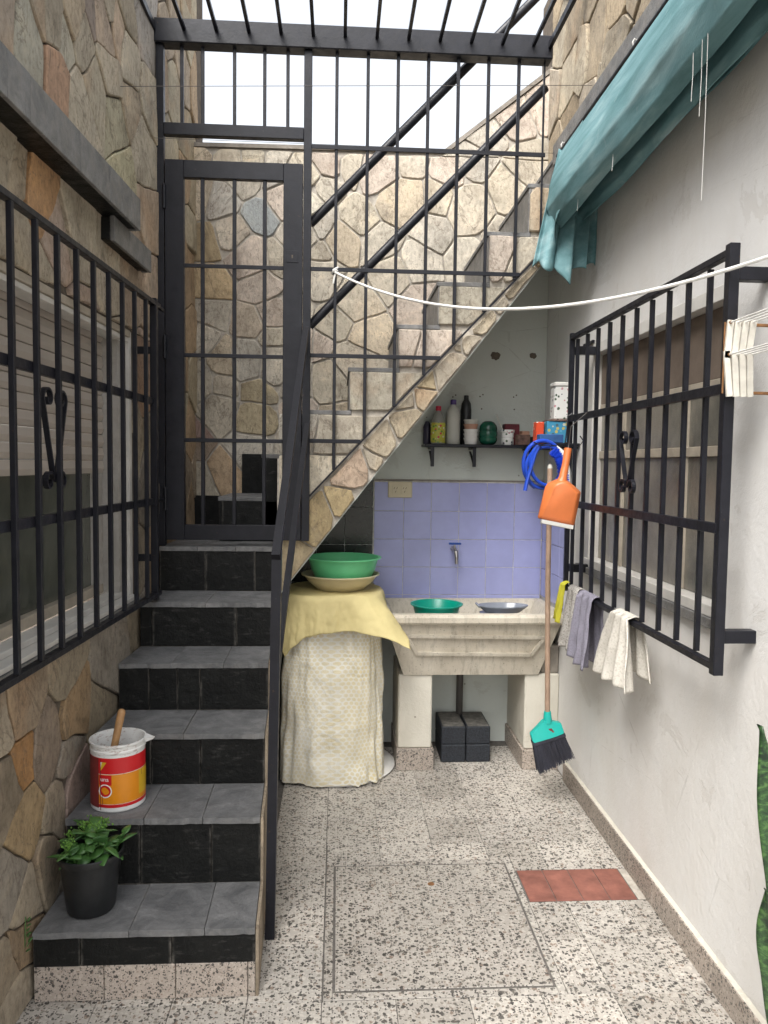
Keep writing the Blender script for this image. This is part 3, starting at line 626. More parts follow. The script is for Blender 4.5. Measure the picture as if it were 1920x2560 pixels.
for k in range(9):
    x0 = UX[k]; x1 = UX[k + 1] + .011 if k < 8 else 1.095
    zb = (UZ[k - 1] if k else 1.135) + .001; yf = 3.432 if k > 1 else 3.60
    bx('riser_slate', (x0, x0 + .0115, yf, 4.064, zb, UZ[k] - .0195), 'slate_grey' if k > 1 else 'slate', us)
    bx('tread_slate', (x0 - .006, min(x1, 1.095), yf - (.004 if k > 1 else 0), 4.064, UZ[k] - .0188, UZ[k]), 'slate_top', us)
frU = lambda a, b, d: Vector((a, 3.420 - d, b))
xd = lambda z: -.12 + (z - 1.363) / 1.074
band = [(-.265, .915), (1.05, 2.605), (1.05, 2.60), (.93, 2.472), (-.265, 1.19)]
bs = [(-.20, 1.02), (-.06, 1.27), (.02, 1.30), (.14, 1.50), (.06, 1.47), (.20, 1.62), (.29, 1.66), (.27, 1.78), (.39, 1.80), (.40, 1.90), (.48, 1.92), (.50, 2.05), (.60, 2.06), (.70, 2.20), (.62, 2.14), (.80, 2.32), (.90, 2.42)]
lay(us, bs, band, frU, [(.37, .32, .24), (.40, .35, .27), (.36, .30, .20), (.38, .34, .28)], .009, {1: (.40, .32, .19), 2: (.40, .32, .19), 4: (.46, .36, .28)}, .0, .008, .006)
obj('stone', stone_mb([(-.262, 1.21), (-.13, 1.355), (.04, 1.535), (-.262, 1.535)], frU, .003, .004, 1), 'stone', us, smooth=35, col=PAL_LIGHT[2])
for k in range(2, 9):
    zb, zt, x0 = UZ[k - 1], UZ[k] - .021, UX[k] + .004
    if k == 2: x0 = -.262
    p = [(x0, zb + .004), (xd(zb + .004) - .006, zb + .004), (xd(zt) - .006, zt), (x0, zt)]
    if p[1][0] <= x0 + .01: continue
    p = [(min(q[0], 1.09), q[1]) for q in p]
    if k in (3, 5): obj('stone', stone_mb(p, frU, .004, .003, k), 'stone', us, smooth=35, col=(.36, .335, .28))
    else:
        c = random.uniform(.4, .6); m0 = (p[0][0] + (p[1][0] - p[0][0]) * c, zb + .004); m1 = (p[3][0] + (p[2][0] - p[3][0]) * c * .8, zt)
        for q in ([p[0], (m0[0] - .004, m0[1]), (m1[0] - .004, m1[1]), p[3]], [(m0[0] + .004, m0[1]), p[1], p[2], (m1[0] + .004, m1[1])]):
            obj('stone', stone_mb(q, frU, random.uniform(.002, .007), .004, k), 'stone', us, smooth=35, col=[x * .82 for x in random.choice(PAL_LIGHT[3:])])
# ============================================================ IRONWORK
def scroll(name, parent, X, yc, zt, zb, wdt=.05):
    for s_ in (-1, 1):
        pts = []; r1 = .032; yo = s_ * .043
        for i in range(26):
            t = i / 25; a = math.pi * (.5 + 2.1 * (1 - t)); r = .006 + (r1 - .006) * t
            pts.append((yo + s_ * r * math.cos(a + math.pi * -.5), zt - r1 + r * math.sin(a + math.pi * -.5)))
        pts += [(s_ * (.075 - .064 * k / 8), zt - r1 - (zt - zb - .075) * k / 8) for k in range(1, 9)]
        pts += [(s_ * .009, zb + .055)]
        for i in range(22):
            t = i / 21; a = math.pi * (1. - 2.2 * t * 1); r = .031 - .023 * t
            pts.append((s_ * (.040 + r * math.cos(a)), zb + .031 + r * math.sin(a)))
        vs_ = []; n = len(pts); fs = []
        for i, p in enumerate(pts):
            q0, q1 = pts[max(0, i - 1)], pts[min(n - 1, i + 1)]; ty, tz = q1[0] - q0[0], q1[1] - q0[1]; l = math.hypot(ty, tz) or 1
            ny, nz = -tz / l * .003, ty / l * .003
            for dx in (-.007, .007):
                for k in (-1, 1): vs_.append((X + dx, yc + p[0] + ny * k, p[1] + nz * k))
        for i in range(n - 1):
            a = i * 4
            for u, v in ((0, 1), (1, 3), (3, 2), (2, 0)): fs.append((a + u, a + v, a + v + 4, a + u + 4))
        obj(name, MB().add(vs_, fs), 'iron', parent)
def grille(root, X, y0, y1, zt, zb, mids, bars, sc, posts, depth=.012):
    d = depth
    for z in (zt, zb): bx('edge_bar', (X - d, X + d, y0, y1, z - .009, z + .009), 'iron', root)
    for z in mids: bx('cross_bar', (X - d - .003, X + .001, y0 - .0, y1, z - .0135, z + .0135), 'iron', root)
    for y, w_ in posts: bx('post', (X - w_ / 2, X + w_ / 2, y - w_ / 2, y + w_ / 2, zb - .02, zt + .02), 'iron', root)
    bm_ = MB().box(-.007, .007, -.007, .007, 0, zt - zb - .024, c=.001).mesh('upright_bar', 'iron')
    for y in bars: inst('upright_bar', bm_, root, (X + .009 * (1 if root is not gl else -1) * 0 + .0085, y, zb + .012))
    scroll('scroll', root, X - .006, *sc)
gl = thing('window_grille', 'black iron grille over the shuttered window in the left stone wall', 'grille', (-.935, 0, 0), 'window grilles', -TH, True)
grille(gl, .075, 1.05, 3.14, 2.11, .972, [1.733, 1.342], [1.878 - .1335 * k for k in range(6, 0, -1)] + [1.878 + .1335 * k for k in range(9)], (2.147, 1.695, 1.41), [(3.082, .026)])
for z in (2.11, 1.342): obj('wall_pin', MB().bar((.075, 3.14, z), (.075, 3.21, z), .011, .011), 'iron', gl)
for z in (1.93, 1.12): bx('bracket', (-.006, .0615, 3.07, 3.09, z - .014, z + .014), 'iron', gl)
gr = thing('window_grille', 'black iron grille projecting from the white wall on the right', 'grille', (1.0, 2.6, 1.5), 'window grilles')
GX = .998
grille(gr, GX, 1.945, 3.29, 2.052, .978, [1.706, 1.344], [3.24 - .1295 * k for k in range(10)], (2.595, 1.63, 1.40), [(1.942, .027), (3.292, .020)])
for y in (1.95, 3.285):
    for z in (1.998, 1.059): bx('bracket', (GX + .013, 1.0995, y - .016, y + .016, z - .017, z + .017), 'iron', gr)

pg = thing('stair_railing', 'black square steel railing on the open side of the lower steps', 'railing', (-.2, 2.37, 0))
obj('post', MB().bar((-.203, 2.366, 0), (-.186, 2.366, 1.235), .030, .030, (0, 1, 0)), 'iron', pg)
obj('handrail', MB().bar((-.188, 2.345, 1.212), (-.146, 3.384, 2.078), .026, .026), 'iron_worn', pg)
obj('lower_rail', MB().bar((-.190, 2.366, .835), (-.138, 3.384, 1.668), .022, .022), 'iron_worn', pg)

Y0 = 3.40
sg = thing('security_grille', 'tall black steel bar screen with top beam standing beside the gate', 'grille', (-.14, Y0, 1.133))
bx('post', (-.780, -.749, 3.384, 3.416, 1.134, 3.2448), 'iron', sg); bx('post', (-.161, -.127, 3.384, 3.416, 1.158, 3.2448), 'iron', sg)
bx('top_beam', (-.790, .902, 3.365, 3.435, 3.245, 3.342), 'iron', sg, c=.004)
bx('transom', (-.7485, -.1615, 3.382, 3.418, 2.877, 2.926), 'iron', sg)
for x in (-.675, -.588, -.455, -.328, -.230): bx('upright_bar', (x - .007, x + .007, 3.393, 3.407, 2.926, 3.245), 'iron', sg)
for x in (-.022, .111, .240, .370, .500, .631, .763): bx('upright_bar', (x - .007, x + .007, 3.393, 3.407, 1.363 + (x + .12) * 1.074 + .004, 3.245), 'iron', sg)
bx('edge_bar', (.871, .879, 3.395, 3.405, 2.44, 3.245), 'iron', sg)
for z, x1 in ((2.851, .885), (2.337, .785), (1.968, .441), (1.598, .096)): bx('cross_bar', (-.127, x1, 3.388, 3.3928, z - .009, z + .009), 'iron', sg)
obj('bottom_bar', MB().bar((-.127, Y0, 1.356), (.93, Y0, 2.49), .008, .008), 'iron', sg)
gt = thing('metal_gate', 'narrow black steel barred gate at the head of the lower steps', 'gate', (-.745, Y0, 1.15))
bx('hinge_stile', (-.746, -.667, 3.385, 3.420, 1.160, 2.776), 'iron', gt); bx('lock_stile', (-.246, -.1635, 3.385, 3.420, 1.160, 2.776), 'iron', gt)
bx('top_rail', (-.6668, -.2462, 3.387, 3.418, 2.704, 2.776), 'iron', gt); bx('bottom_rail', (-.6668, -.2462, 3.387, 3.418, 1.160, 1.226), 'iron', gt)
for x in (-.590, -.455, -.326): bx('upright_bar', (x - .008, x + .008, 3.394, 3.410, 1.2262, 2.7038), 'iron', gt)
for z in (2.337, 1.958, 1.594): bx('cross_bar', (-.6668, -.2462, 3.389, 3.3937, z - .0085, z + .0085), 'iron', gt)
for z in (2.62, 1.99, 1.34): obj('hinge', MB().tube([(-.7475, 3.379, z - .05), (-.7475, 3.379, z + .05)], .0075, 10), 'iron', gt, smooth=True)
lk = bx('lock_plate', (-.232, -.182, 3.3825, 3.3848, 2.36, 2.41), 'iron', gt); bx('keyhole', (-.210, -.204, 3.3815, 3.3824, 2.378, 2.392), 'outlet_dark', lk)
og = thing('overhead_grating', 'row of black steel bars running overhead from the screen beam', 'grating', (0, 1.8, 3.3))
om = MB().box(-.007, .007, -1.62, 1.62, -.007, .007).mesh('grating_bar', 'iron')
for k in range(12): inst('grating_bar', om, og, (-.66 + .1342 * k, 1.744, 3.30))
bx('side_rail', (-.790, -.776, .12, 3.364, 3.285, 3.315), 'iron', og); bx('side_rail', (.880, .896, .12, 3.364, 3.285, 3.315), 'iron', og)
bx('front_beam', (-.85, .91, .05, .119, 3.25, 3.34), 'iron', og)
for i, (p, q, lab) in enumerate((((-.135, 3.472, 2.551), (1.085, 3.472, 3.80), 'upper of the two sloping black tube handrails behind the screen'), ((-.135, 3.472, 2.107), (.90, 3.472, 3.175), 'lower of the two sloping black tube handrails behind the screen'))):
    hr = thing('handrail_tube', lab, 'handrail', p, 'sloping handrails of the upper flight')
    obj('tube', MB().tube([p, q], .0195, 14), 'iron', hr, smooth=True); bx('end_bracket', (-.150, -.136, 3.4165, 3.49, p[2] - .02, p[2] + .02), 'iron', hr)
# ------------------------------------------------------------ lines
A, E_ = Vector((-.022, 3.378, 2.322)), Vector((1.094, 1.75, 2.03)); rp = []
for i in range(41):
    t = i / 40; p = A.lerp(E_, t); p.z -= .157 * 4 * t * (1 - t); rp.append(p)
cl = thing('clothes_line', 'thick white rope tied to the screen and sagging to the right wall', 'rope', A)
obj('rope', MB().tube(rp, .0052, 8), 'rope', cl, smooth=True)
kp = [(-.022 + .013 * math.cos(a), 3.40 + .014 * math.sin(a), 2.322 + .004 * math.sin(a * 1.7) + .0016 * a) for a in [k * .45 for k in range(30)]]
obj('knot', MB().tube(kp, .0048, 7), 'rope', cl, smooth=True); obj('loose_end', MB().tube([(-.018, 3.383, 2.325), (-.026, 3.378, 2.30), (-.030, 3.38, 2.275)], .004, 7), 'rope', cl, smooth=True)
obj('line_wire', MB().tube([(-.806, 2.9, 2.84), (1.09, 3.36, 3.14)], .0012, 6), 'wire', label='thin dark wire stretched high across the patio in front of the sky', cat='wire', group='thin wires', origin=(-.806, 2.9, 2.84))
obj('line_wire', MB().tube([(-.785, 3.33, 2.838), (1.09, 3.55, 2.925)], .0010, 6), 'wire', label='lower thin wire stretched just above the gate', cat='wire', group='thin wires', origin=(-.785, 3.33, 2.838))
# drying rack on the right wall
dr = thing('drying_rack', 'white plastic accordion drying rack with string lines beside the right grille', 'drying rack', (1.03, 1.9, 1.7))
for yb_ in (1.90, .95):
    for k in range(4):
        x = .972 + k * .0178
        for (xa, za, xb, zb_) in ((x + .006, 1.872, x + .000, 1.778), (x - .002, 1.795, x + .010, 1.682)):
            obj('slat', MB().bar((xa, yb_ - .004 * k % 2, za), (xb, yb_, zb_), .0152, .006, (0, 1, 0)), 'rack', dr)
    for k in range(4):
        x = .972 + k * .0178
        for z in (1.866, 1.786): obj('rivet', MB().tube([(x + .004, yb_ - .006, z), (x + .004, yb_ + .004, z)], .0042, 8), 'rust', dr)
    bx('link', (.965, 1.0995, yb_ + .004, yb_ + .008, 1.858, 1.866), 'rust', dr); bx('link', (.975, 1.0995, yb_ + .004, yb_ + .008, 1.688, 1.696), 'rust', dr)
    for k in range(5): obj('rust_seam', MB().bar((.966 + k * .0178, yb_ + .005, 1.868), (.966 + k * .0178, yb_ + .005, 1.69), .0035, .003, (0, 1, 0)), 'rust', dr)
for k in range(4):
    for z in (1.866, 1.786): obj('string', MB().tube([(.976 + k * .0178, 1.898, z), (.976 + k * .0178, .95, z)], .0022, 6), 'rope', dr)
# ------------------------------------------------------------ awning
aw = thing('awning', 'faded teal canvas awning gathered under the slate ledge on the right wall', 'awning', (.95, 2, 2.87))
obj('rod', MB().tube([(.948, .6, 2.862), (.948, 3.42, 2.862)], .009, 10), 'iron', aw, smooth=True)
def aw_fn(u, v):
    y = .75 + 2.60 * v; n1 = fbm(y * 1.3, 0, u * 2.0); n2 = fbm(y * 5, u * 9, 2.0, o=5); dr_ = .015 * n1
    key = [(.952, 2.868), (.925, 2.81), (.900, 2.72), (.892, 2.63), (.905, 2.565), (.945, 2.548), (.975, 2.60), (.985, 2.70), (1.005, 2.69), (1.015, 2.58), (1.03, 2.555), (1.045, 2.62), (1.05, 2.72), (1.068, 2.70), (1.075, 2.60), (1.085, 2.63)]
    f = u * (len(key) - 1); i = min(int(f), len(key) - 2); t = f - i; t = t * t * (3 - 2 * t)
    x = key[i][0] + (key[i + 1][0] - key[i][0]) * t; z = key[i][1] + (key[i + 1][1] - key[i][1]) * t
    k = min(1, u * 6)
    x += k * (.005 * n2 + .016 * n1 + .006 * math.sin(y * 5 + u * 10) + .012 * fbm(y * .8, u * 9, 7.0, o=1)); z += k * (.030 * n1 + .004 * n2 - .02 * math.sin(y * 2.2 + 1))
    return Vector((min(x, 1.093), y, z))
obj('canvas', MB().grid(75, 130, aw_fn), 'awning', aw, smooth='all', solid=.002, fix=False)
def flap_fn(u, v):   # pleated far end that hangs down
    n1 = fbm(u * 3, v * 2, 5.0); a = 6.6 * math.pi * u
    x = .93 + .162 * u - .10 * v * (1 - u) ** .8 + .012 * math.sin(a * 1.3) * v
    y = 3.335 - .06 * u + (.034 * math.sin(a + .5) * (.35 + v)) * (.7 + .3 * u) + .012 * n1
    z = 2.86 - .5 * v + .03 * math.sin(a) * v * v - .05 * u + .06 * v * u * math.sin(u * 9)
    return Vector((min(x, 1.092), y, z))
obj('end_flap', MB().grid(64, 40, flap_fn), 'awning', aw, smooth='all', solid=.002, fix=False)
def flap2(u, v):
    n1 = fbm(u * 4, v * 2, 8.0)
    x = .945 - .07 * v + .012 * math.sin(7 * u) * v + .05 * u * v; y = 3.05 + .30 * u + .01 * n1
    z = 2.865 - v * (.28 + .18 * u * u) + .02 * n1 * v
    return Vector((x, y, z))
obj('side_flap', MB().grid(40, 30, flap2), 'awning', aw, smooth='all', solid=.002, fix=False)
for y, z0, z1 in ((1.95, 2.62, 2.18), (1.98, 2.60, 2.40), (2.03, 2.60, 2.46), (2.62, 2.58, 2.50), (3.0, 2.56, 2.49)):
    obj('loose_thread', MB().tube([(.915, y, z0), (.917, y + .002, (z0 + z1) / 2), (.914, y, z1)], .0009, 5), 'thread', aw)
for y in (2.55, 3.36): obj('hook', MB().tube([(.950, y, 2.87), (.945, y, 2.885), (.951, y, 2.897), (.962, y, 2.892)], .0025, 6), 'white_plastic', aw)
# ============================================================ LAUNDRY NOOK
sk = thing('laundry_sink', 'old concrete laundry sink on two piers under the lilac tiles', 'sink', (.64, 3.85, 0))
def loop(x0, x1, y0, y1, z): return [(x0, y0, z), (x1, y0, z), (x1, y1, z), (x0, y1, z)]
lp = [loop(.325, .99, 3.675, 4.03, .478), loop(.235, 1.076, 3.612, 4.055, .738), loop(.215, 1.088, 3.592, 4.056, .742), loop(.208, 1.091, 3.585, 4.057, .752), loop(.208, 1.091, 3.585, 4.057, .776), loop(.216, 1.090, 3.594, 4.056, .790),
      loop(.252, 1.060, 3.630, 4.040, .790), loop(.262, 1.052, 3.640, 4.03, .783), loop(.36, .95, 3.72, 3.90, .56)]
mb = MB()
for l_ in lp: mb.v += l_
for i in range(len(lp) - 1):
    for k in range(4): mb.f.append((i * 4 + k, i * 4 + (k + 1) % 4, i * 4 + 4 + (k + 1) % 4, i * 4 + 4 + k))
mb.f += [(3, 2, 1, 0), tuple(len(lp) * 4 - 4 + k for k in range(4))]
obj('tub', mb, 'sink', sk, smooth=30)
frS = lambda a, b, d: Vector((a, 3.675 - (b - .478) / .26 * .063 - d, b))
def strip(p, q, w=.008, d=.015):
    l = math.hypot(q[0] - p[0], q[1] - p[1]); nx, ny = -(q[1] - p[1]) / l * w, (q[0] - p[0]) / l * w
    return MB().prism([(p[0] - nx, p[1] - ny), (q[0] - nx, q[1] - ny), (q[0] + nx, q[1] + ny), (p[0] + nx, p[1] + ny)], frS, -.003, d)
T = [(.335, .682), (1.0, .674), (.942, .585), (.385, .592)]
for i in range(4): obj('moulding', strip(T[i], T[(i + 1) % 4]), 'sink', sk)
obj('lettering', text_mb('J  1', .05, .005, lambda x, y, z: frS(.655 + x, .612 + y, z + .006)), 'sink', sk)
bx('pier', (.303, .468, 3.684, 4.068, .1105, .4775), 'cream', sk, c=.006); bx('pier_skirting', (.297, .479, 3.677, 4.068, .0005, .110), 'terrazzo_base', sk)
bx('side_pier', (.928, 1.0995, 3.684, 4.068, .1005, .4775), 'cream', sk, c=.006); bx('pier_skirting', (.919, 1.0995, 3.671, 4.068, .0005, .100), 'terrazzo_base', sk)
bx('rough_block', (1.008, 1.0995, 3.70, 4.0, .478, .62), 'concrete', sk, c=.006)
obj('drain_pipe', MB().tube([(.65, 3.97, .478), (.65, 3.97, .20), (.65, 4.03, .14), (.65, 4.069, .13)], .018, 12), 'pipe', sk, smooth=True)
tp = thing('water_tap', 'small metal tap with blue lever on the lilac tiles above the sink', 'tap', (.61, 4.06, 1.06))
obj('body', MB().tube([(.613, 4.0615, 1.055), (.613, 4.04, 1.055), (.615, 3.995, 1.055), (.618, 3.975, 1.045), (.620, 3.968, 1.02)], [.013, .0095, .0125, .011, .009], 12), 'chrome', tp, smooth=True)
obj('spout', MB().tube([(.620, 3.968, 1.021), (.6205, 3.967, .985)], [.0095, .008], 12), 'chrome', tp, smooth=True)
obj('stem', MB().tube([(.614, 4.0, 1.055), (.614, 4.0, 1.082)], .006, 10), 'chrome', tp, smooth=True)
bx('lever', (.583, .648, 3.993, 4.008, 1.0825, 1.093), 'tap_blue', tp, c=.003)
ol = thing('wall_outlet', 'cream double socket plate at the top of the lilac tiles', 'outlet', (.325, 4.06, 1.367))
bx('plate', (.262, .390, 4.050, 4.0615, 1.325, 1.410), 'outlet', ol, c=.006)
for x in (.302, .350):
    f_ = bx('socket', (x - .018, x + .018, 4.0472, 4.0497, 1.345, 1.390), 'outlet', ol, c=.001)
    for dx, dz in ((-.007, .008), (.007, .008), (0, -.010)): obj('slot', MB().bar((x + dx - .003, 4.0468, 1.367 + dz - .005), (x + dx + .003, 4.0468, 1.367 + dz + .005), .0025, .0012, (0, 1, 0)), 'outlet_dark', f_)
def bowl_prof(r0, r1, h, t=.003, lip=.008): return [(0.0001, 0), (r0 * .9, 0), (r0, .006), (r0 + (r1 - r0) * .6, h * .5), (r1 - .004, h - .008), (r1, h - .006), (r1 + lip, h - .005), (r1 + lip, h), (r1, h), (r1 - t - .002, h - .006), (r0 + (r1 - r0) * .6 - t, h * .5), (r0 - t, .010), (0.0001, t + .004)]
obj('bowl', MB().lathe(bowl_prof(.085, .122, .10), (.492, 3.76, .715), 40), 'green_bowl', smooth=30, label='emerald green plastic bowl in the left half of the sink', cat='bowl', origin=(.492, 3.76, .715))
tr = thing('oval_tray', 'clear oval plastic tray lying in the right half of the sink', 'tray', (.83, 3.79, .765))
obj('dish', MB().lathe([(.0001, 0), (.09, .001), (.118, .022), (.128, .030), (.128, .036), (.121, .034), (.092, .007), (.0001, .005)], (.833, 3.80, .765), 40, 1, .55), 'clear', tr, smooth=30)
obj('grip', MB().tube([(.708, 3.76, .797), (.700, 3.78, .806), (.698, 3.80, .807), (.702, 3.82, .804), (.710, 3.835, .797)], .006, 8), 'clear', tr, smooth=True)
obj('support_bowl', MB().lathe([(.0001, 0), (.07, 0), (.085, .07), (.0001, .07)], (.80, 3.80, .693), 24, 1, .8), 'clear', tr, smooth=30)
# blocks under the sink
BN = [(0, 0, 'lower left black speckled block under the sink'), (0, 1, 'upper left black speckled block under the sink, dusty on top'), (1, 0, 'lower right black speckled block under the sink'), (1, 1, 'upper right black speckled block under the sink')]
for i, j, lab in BN:
    x = .531 + i * .1265; t_ = thing('black_block', lab, 'block', (x + .06, 3.89, j * .0905), 'stacked black blocks')
    bx('body', (x, x + .1225, 3.775 + .004 * j, 4.02, j * .0915 + .0005, j * .0915 + .0905), 'block', t_, c=.004)
    if j: bx('dusty_top', (x + .008, x + .115, 3.785, 4.01, .1822, .1834 if i else .1850), 'dust', t_, c=.0004)
# covered washing machine
wm = thing('covered_washer', 'round appliance hidden under a cream polka dot plastic cover below the stairs', 'appliance', (-.02, 3.74, 0))
CX, CY, HW, HD, TOPZ = -.022, 3.735, .232, .225, .884
def sup(a, n=3.2):
    c, s_ = math.cos(a), math.sin(a); return (math.copysign(abs(c) ** (2 / n), c), math.copysign(abs(s_) ** (2 / n), s_))
mb = MB(); NU, NV = 120, 48; uvs = []
for j in range(NV + 1):
    v = j / NV
    for i in range(NU + 1):
        a = 2 * math.pi * i / NU; sx_, sy_ = sup(a)
        if v < .84:
            h = v / .84; z = .012 + (TOPZ - .045) * h; k = 1 + .13 * (1 - h) ** 2.0 + .02 * math.sin(h * 5)
        else:
            q = (v - .84) / .16; z = TOPZ - .033 + .033 * math.sin(q * math.pi / 2); k = max(.02, 1 - .06 * q - max(0, q - .35) * 1.4); h = 1
        fold = .020 * fbm(math.cos(a) * 3 + 5, math.sin(a) * 3, z * 2.2) + .022 * (1 - h) * fbm(math.cos(a) * 6, math.sin(a) * 6, z * 3) + .007 * abs(fbm(math.cos(a) * 5 + z * 4, math.sin(a) * 5, z * 2)) + .004 * fbm(math.cos(a) * 9, math.sin(a) * 9, z * 9)
        kz = .018 * fbm(math.cos(a) * 4, math.sin(a) * 4, 1) * (1 - h) ** 4
        x = CX + HW * sx_ * k + fold * math.cos(a); y = CY + HD * sy_ * k + fold * math.sin(a)
        mb.v.append((max(x, -.262), y, max(.004, z + kz))); uvs.append((i / NU * 1.5, z))
for j in range(NV):
    for i in range(NU): a = j * (NU + 1) + i; mb.f.append((a, a + 1, a + NU + 2, a + NU + 1))
cov = obj('cover', mb, 'polka', wm, smooth='all', fix=False)
uvl = cov.data.uv_layers.new(name='UVMap')
for l_ in cov.data.loops: uvl.data[l_.index].uv = uvs[l_.vertex_index]
obj('white_base', MB().lathe([(.0001, .002), (.285, .002), (.292, .012), (.27, .030), (.20, .05), (.0001, .05)], (.004, 3.77, 0), 40), 'white_plastic', wm, smooth=30)
tc = thing('yellow_cloth', 'pale yellow square cloth draped over the polka dot covered appliance', 'cloth', (CX, CY, TOPZ))
def cloth_fn(u, v):
    h = .405; p, q = (u * 2 - 1) * h, (v * 2 - 1) * h + .01; rho = math.hypot(p, q) or 1e-6; a = math.atan2(q, p); c, s_ = p / rho, q / rho
    n_ = 3.2; rb = 1 / ((abs(c) / (HW + .012)) ** n_ + (abs(s_) / (HD + .012)) ** n_) ** (1 / n_)
    rb2 = rb - .02
    if rho <= rb2: return Vector((CX + p, CY + q, TOPZ + .007 + .004 * fbm(p * 9, q * 9, 1) + .003 * abs(fbm(p * 22, q * 14, 4))))
    d = rho - rb2; cr = max(0, math.cos(a + math.pi / 4)) ** 8
    out = min(d, .03) * .7 + max(0, d - .03) * (.10 + .62 * cr); dn = max(0, d - .012) * (.97 - .25 * cr)
    wv = (.014 * math.sin(a * 7 + 1) + .012 * fbm(a * 4, d * 3, 2) + .008 * abs(fbm(a * 9, d * 14, 6))) * min(1, d / .12)
    r_ = rb2 + out + wv
    return Vector((max(CX + c * r_, -.268), CY + s_ * r_, TOPZ + .006 - dn + .010 * fbm(p * 8, q * 8, 3)))
obj('sheet', MB().grid(110, 110, cloth_fn), 'c_top', tc, smooth='all', solid=.0015, fix=False)
obj('basin', MB().lathe(bowl_prof(.115, .182, .078), (.015, 3.72, .892), 48), 'cream_basin', smooth=30, label='cream plastic basin under the green basin on the covered appliance', cat='basin', group='stacked basins', origin=(.015, 3.72, .892))
gb = thing('basin', 'light green plastic basin stacked in the cream basin under the stairs', 'basin', (.028, 3.70, .93), 'stacked basins')
obj('shell', MB().lathe(bowl_prof(.130, .172, .115, .003, .012), (.028, 3.715, .936), 48), 'green_basin', gb, smooth=30)
# shelf and its things
SH = 1.607
sh = thing('wall_shelf', 'narrow dark shelf on brackets above the lilac tiles', 'shelf', (.75, 4.0, SH))
bx('board', (.437, 1.098, 3.90, 4.0695, SH - .014, SH), 'iron', sh, c=.002)
for x in (.478, .694, .985):
    bx('bracket', (x - .009, x + .009, 3.915, 3.922, SH - .115, SH - .0142), 'iron', sh); obj('bracket_arm', MB().bar((x, 3.922, SH - .02), (x, 4.069, SH - .02), .012, .010), 'iron', sh)
    obj('bracket_stay', MB().bar((x, 3.919, SH - .11), (x + .004, 4.068, SH - .035), .010, .006), 'iron', sh)
bx('side_board', (.945, 1.0985, 3.46, 3.8995, SH - .014, SH), 'iron', sh, c=.002)
for y in (3.5, 3.8): obj('bracket_arm', MB().bar((.95, y, SH - .02), (1.099, y, SH - .02), .012, .010), 'iron', sh)
def bottle(name, lab, x, y, prof, mat, cap=None, capm=None, lbl=None, sx=1, sy=1):
    t_ = thing(name, lab, 'bottle', (x, y, SH), 'things on the wall shelf')
    obj('body', MB().lathe(prof, (x, y, SH + .0005), 28, sx, sy), mat, t_, smooth=35)
    if cap: obj('cap', MB().lathe([(cap[0], 0), (cap[0], cap[2] * .9), (cap[0] * .8, cap[2])], (x, y, SH + cap[1]), 20), capm, t_, smooth=35)
    if lbl: obj('label_sleeve', MB().lathe([(lbl[0], lbl[1]), (lbl[0], lbl[2])], (x, y, SH), 28, sx, sy), lbl[3], t_, smooth=35)
M['soap_clear'] = plast('soap_bottle_plastic', (.24, .24, .22), .25); M['ivory'] = plast('ivory_plastic', (.44, .435, .39), .45); M['purple'] = plast('purple_cap', (.06, .035, .16), .4)
M['green_glass'] = plast('green_bottle_plastic', (.008, .075, .045), .22, .35); M['red_cap'] = plast('red_cap', (.5, .02, .05), .4); M['pink_cup'] = plast('tan_cup', (.40, .22, .15), .5); M['maroon'] = plast('maroon_box', (.12, .012, .02), .5, .3)
M['brownish'] = simple('brown_clutter', (.13, .075, .06), .7, .6, 40); M['dark_purple'] = plast('dark_purple_plastic', (.035, .03, .06), .4)
bottle('bottle', 'dark purple bottle at the far left end of the shelf', .462, 4.03, [(.0001, 0), (.020, 0), (.022, .006), (.022, .09), (.010, .12), (.0001, .122)], 'dark_purple')
bottle('soap_bottle', 'clear dish soap bottle with red cap and yellow label on the shelf', .511, 3.965, [(.0001, 0), (.034, 0), (.038, .008), (.038, .11), (.030, .14), (.017, .165), (.013, .175), (.0001, .176)], 'soap_clear', (.0145, .172, .024), 'red_cap', (.0386, .008, .110, 'soaplabel'), 1, .62)
bottle('bottle', 'ivory bottle with purple cap on the shelf', .590, 3.975, [(.0001, 0), (.034, 0), (.036, .006), (.036, .155), (.030, .18), (.015, .20), (.013, .212), (.0001, .212)], 'ivory', (.0155, .205, .026), 'purple')
bottle('bottle', 'tall black bottle behind the stacked cups on the shelf', .664, 4.02, [(.0001, 0), (.026, 0), (.028, .006), (.028, .18), (.024, .215), (.013, .235), (.011, .245), (.0001, .245)], 'black_plastic', (.0125, .240, .018), 'black_plastic')
CUPS = [(0, 'white_plastic', 'lowest white cup of the stack on the shelf'), (.022, 'white_plastic', 'second white cup up in the stack on the shelf'), (.044, 'white_plastic', 'third white cup up in the stack on the shelf'), (.070, 'pink_cup', 'tan cup in the stack on the shelf'), (.093, 'ivory', 'ivory cup on top of the stack on the shelf')]
for dz, m_, lab in CUPS: obj('cup', MB().lathe([(.0001, 0), (.029, 0), (.036, .028), (.038, .029), (.038, .034), (.035, .034), (.028, .003), (.0001, .003)], (.679, 3.95, SH + .0006 + dz), 26), m_, smooth=35, label=lab, cat='cup', group='stacked cups', origin=(.679, 3.95, SH + dz))
gbm = MB().lathe([(.0001, .0), (.030, .002), (.040, .010), (.046, .022), (.047, .035), (.044, .040), (.047, .046), (.048, .065), (.045, .070), (.047, .076), (.044, .098), (.030, .116), (.018, .122), (.0001, .123)], (.772, 3.965, SH + .0006), 28)
obj('green_bottle', gbm, 'green_glass', smooth=35, label='squat green plastic bottle beside the stacked cups', cat='bottle', group='things on the wall shelf', origin=(.772, 3.965, SH))
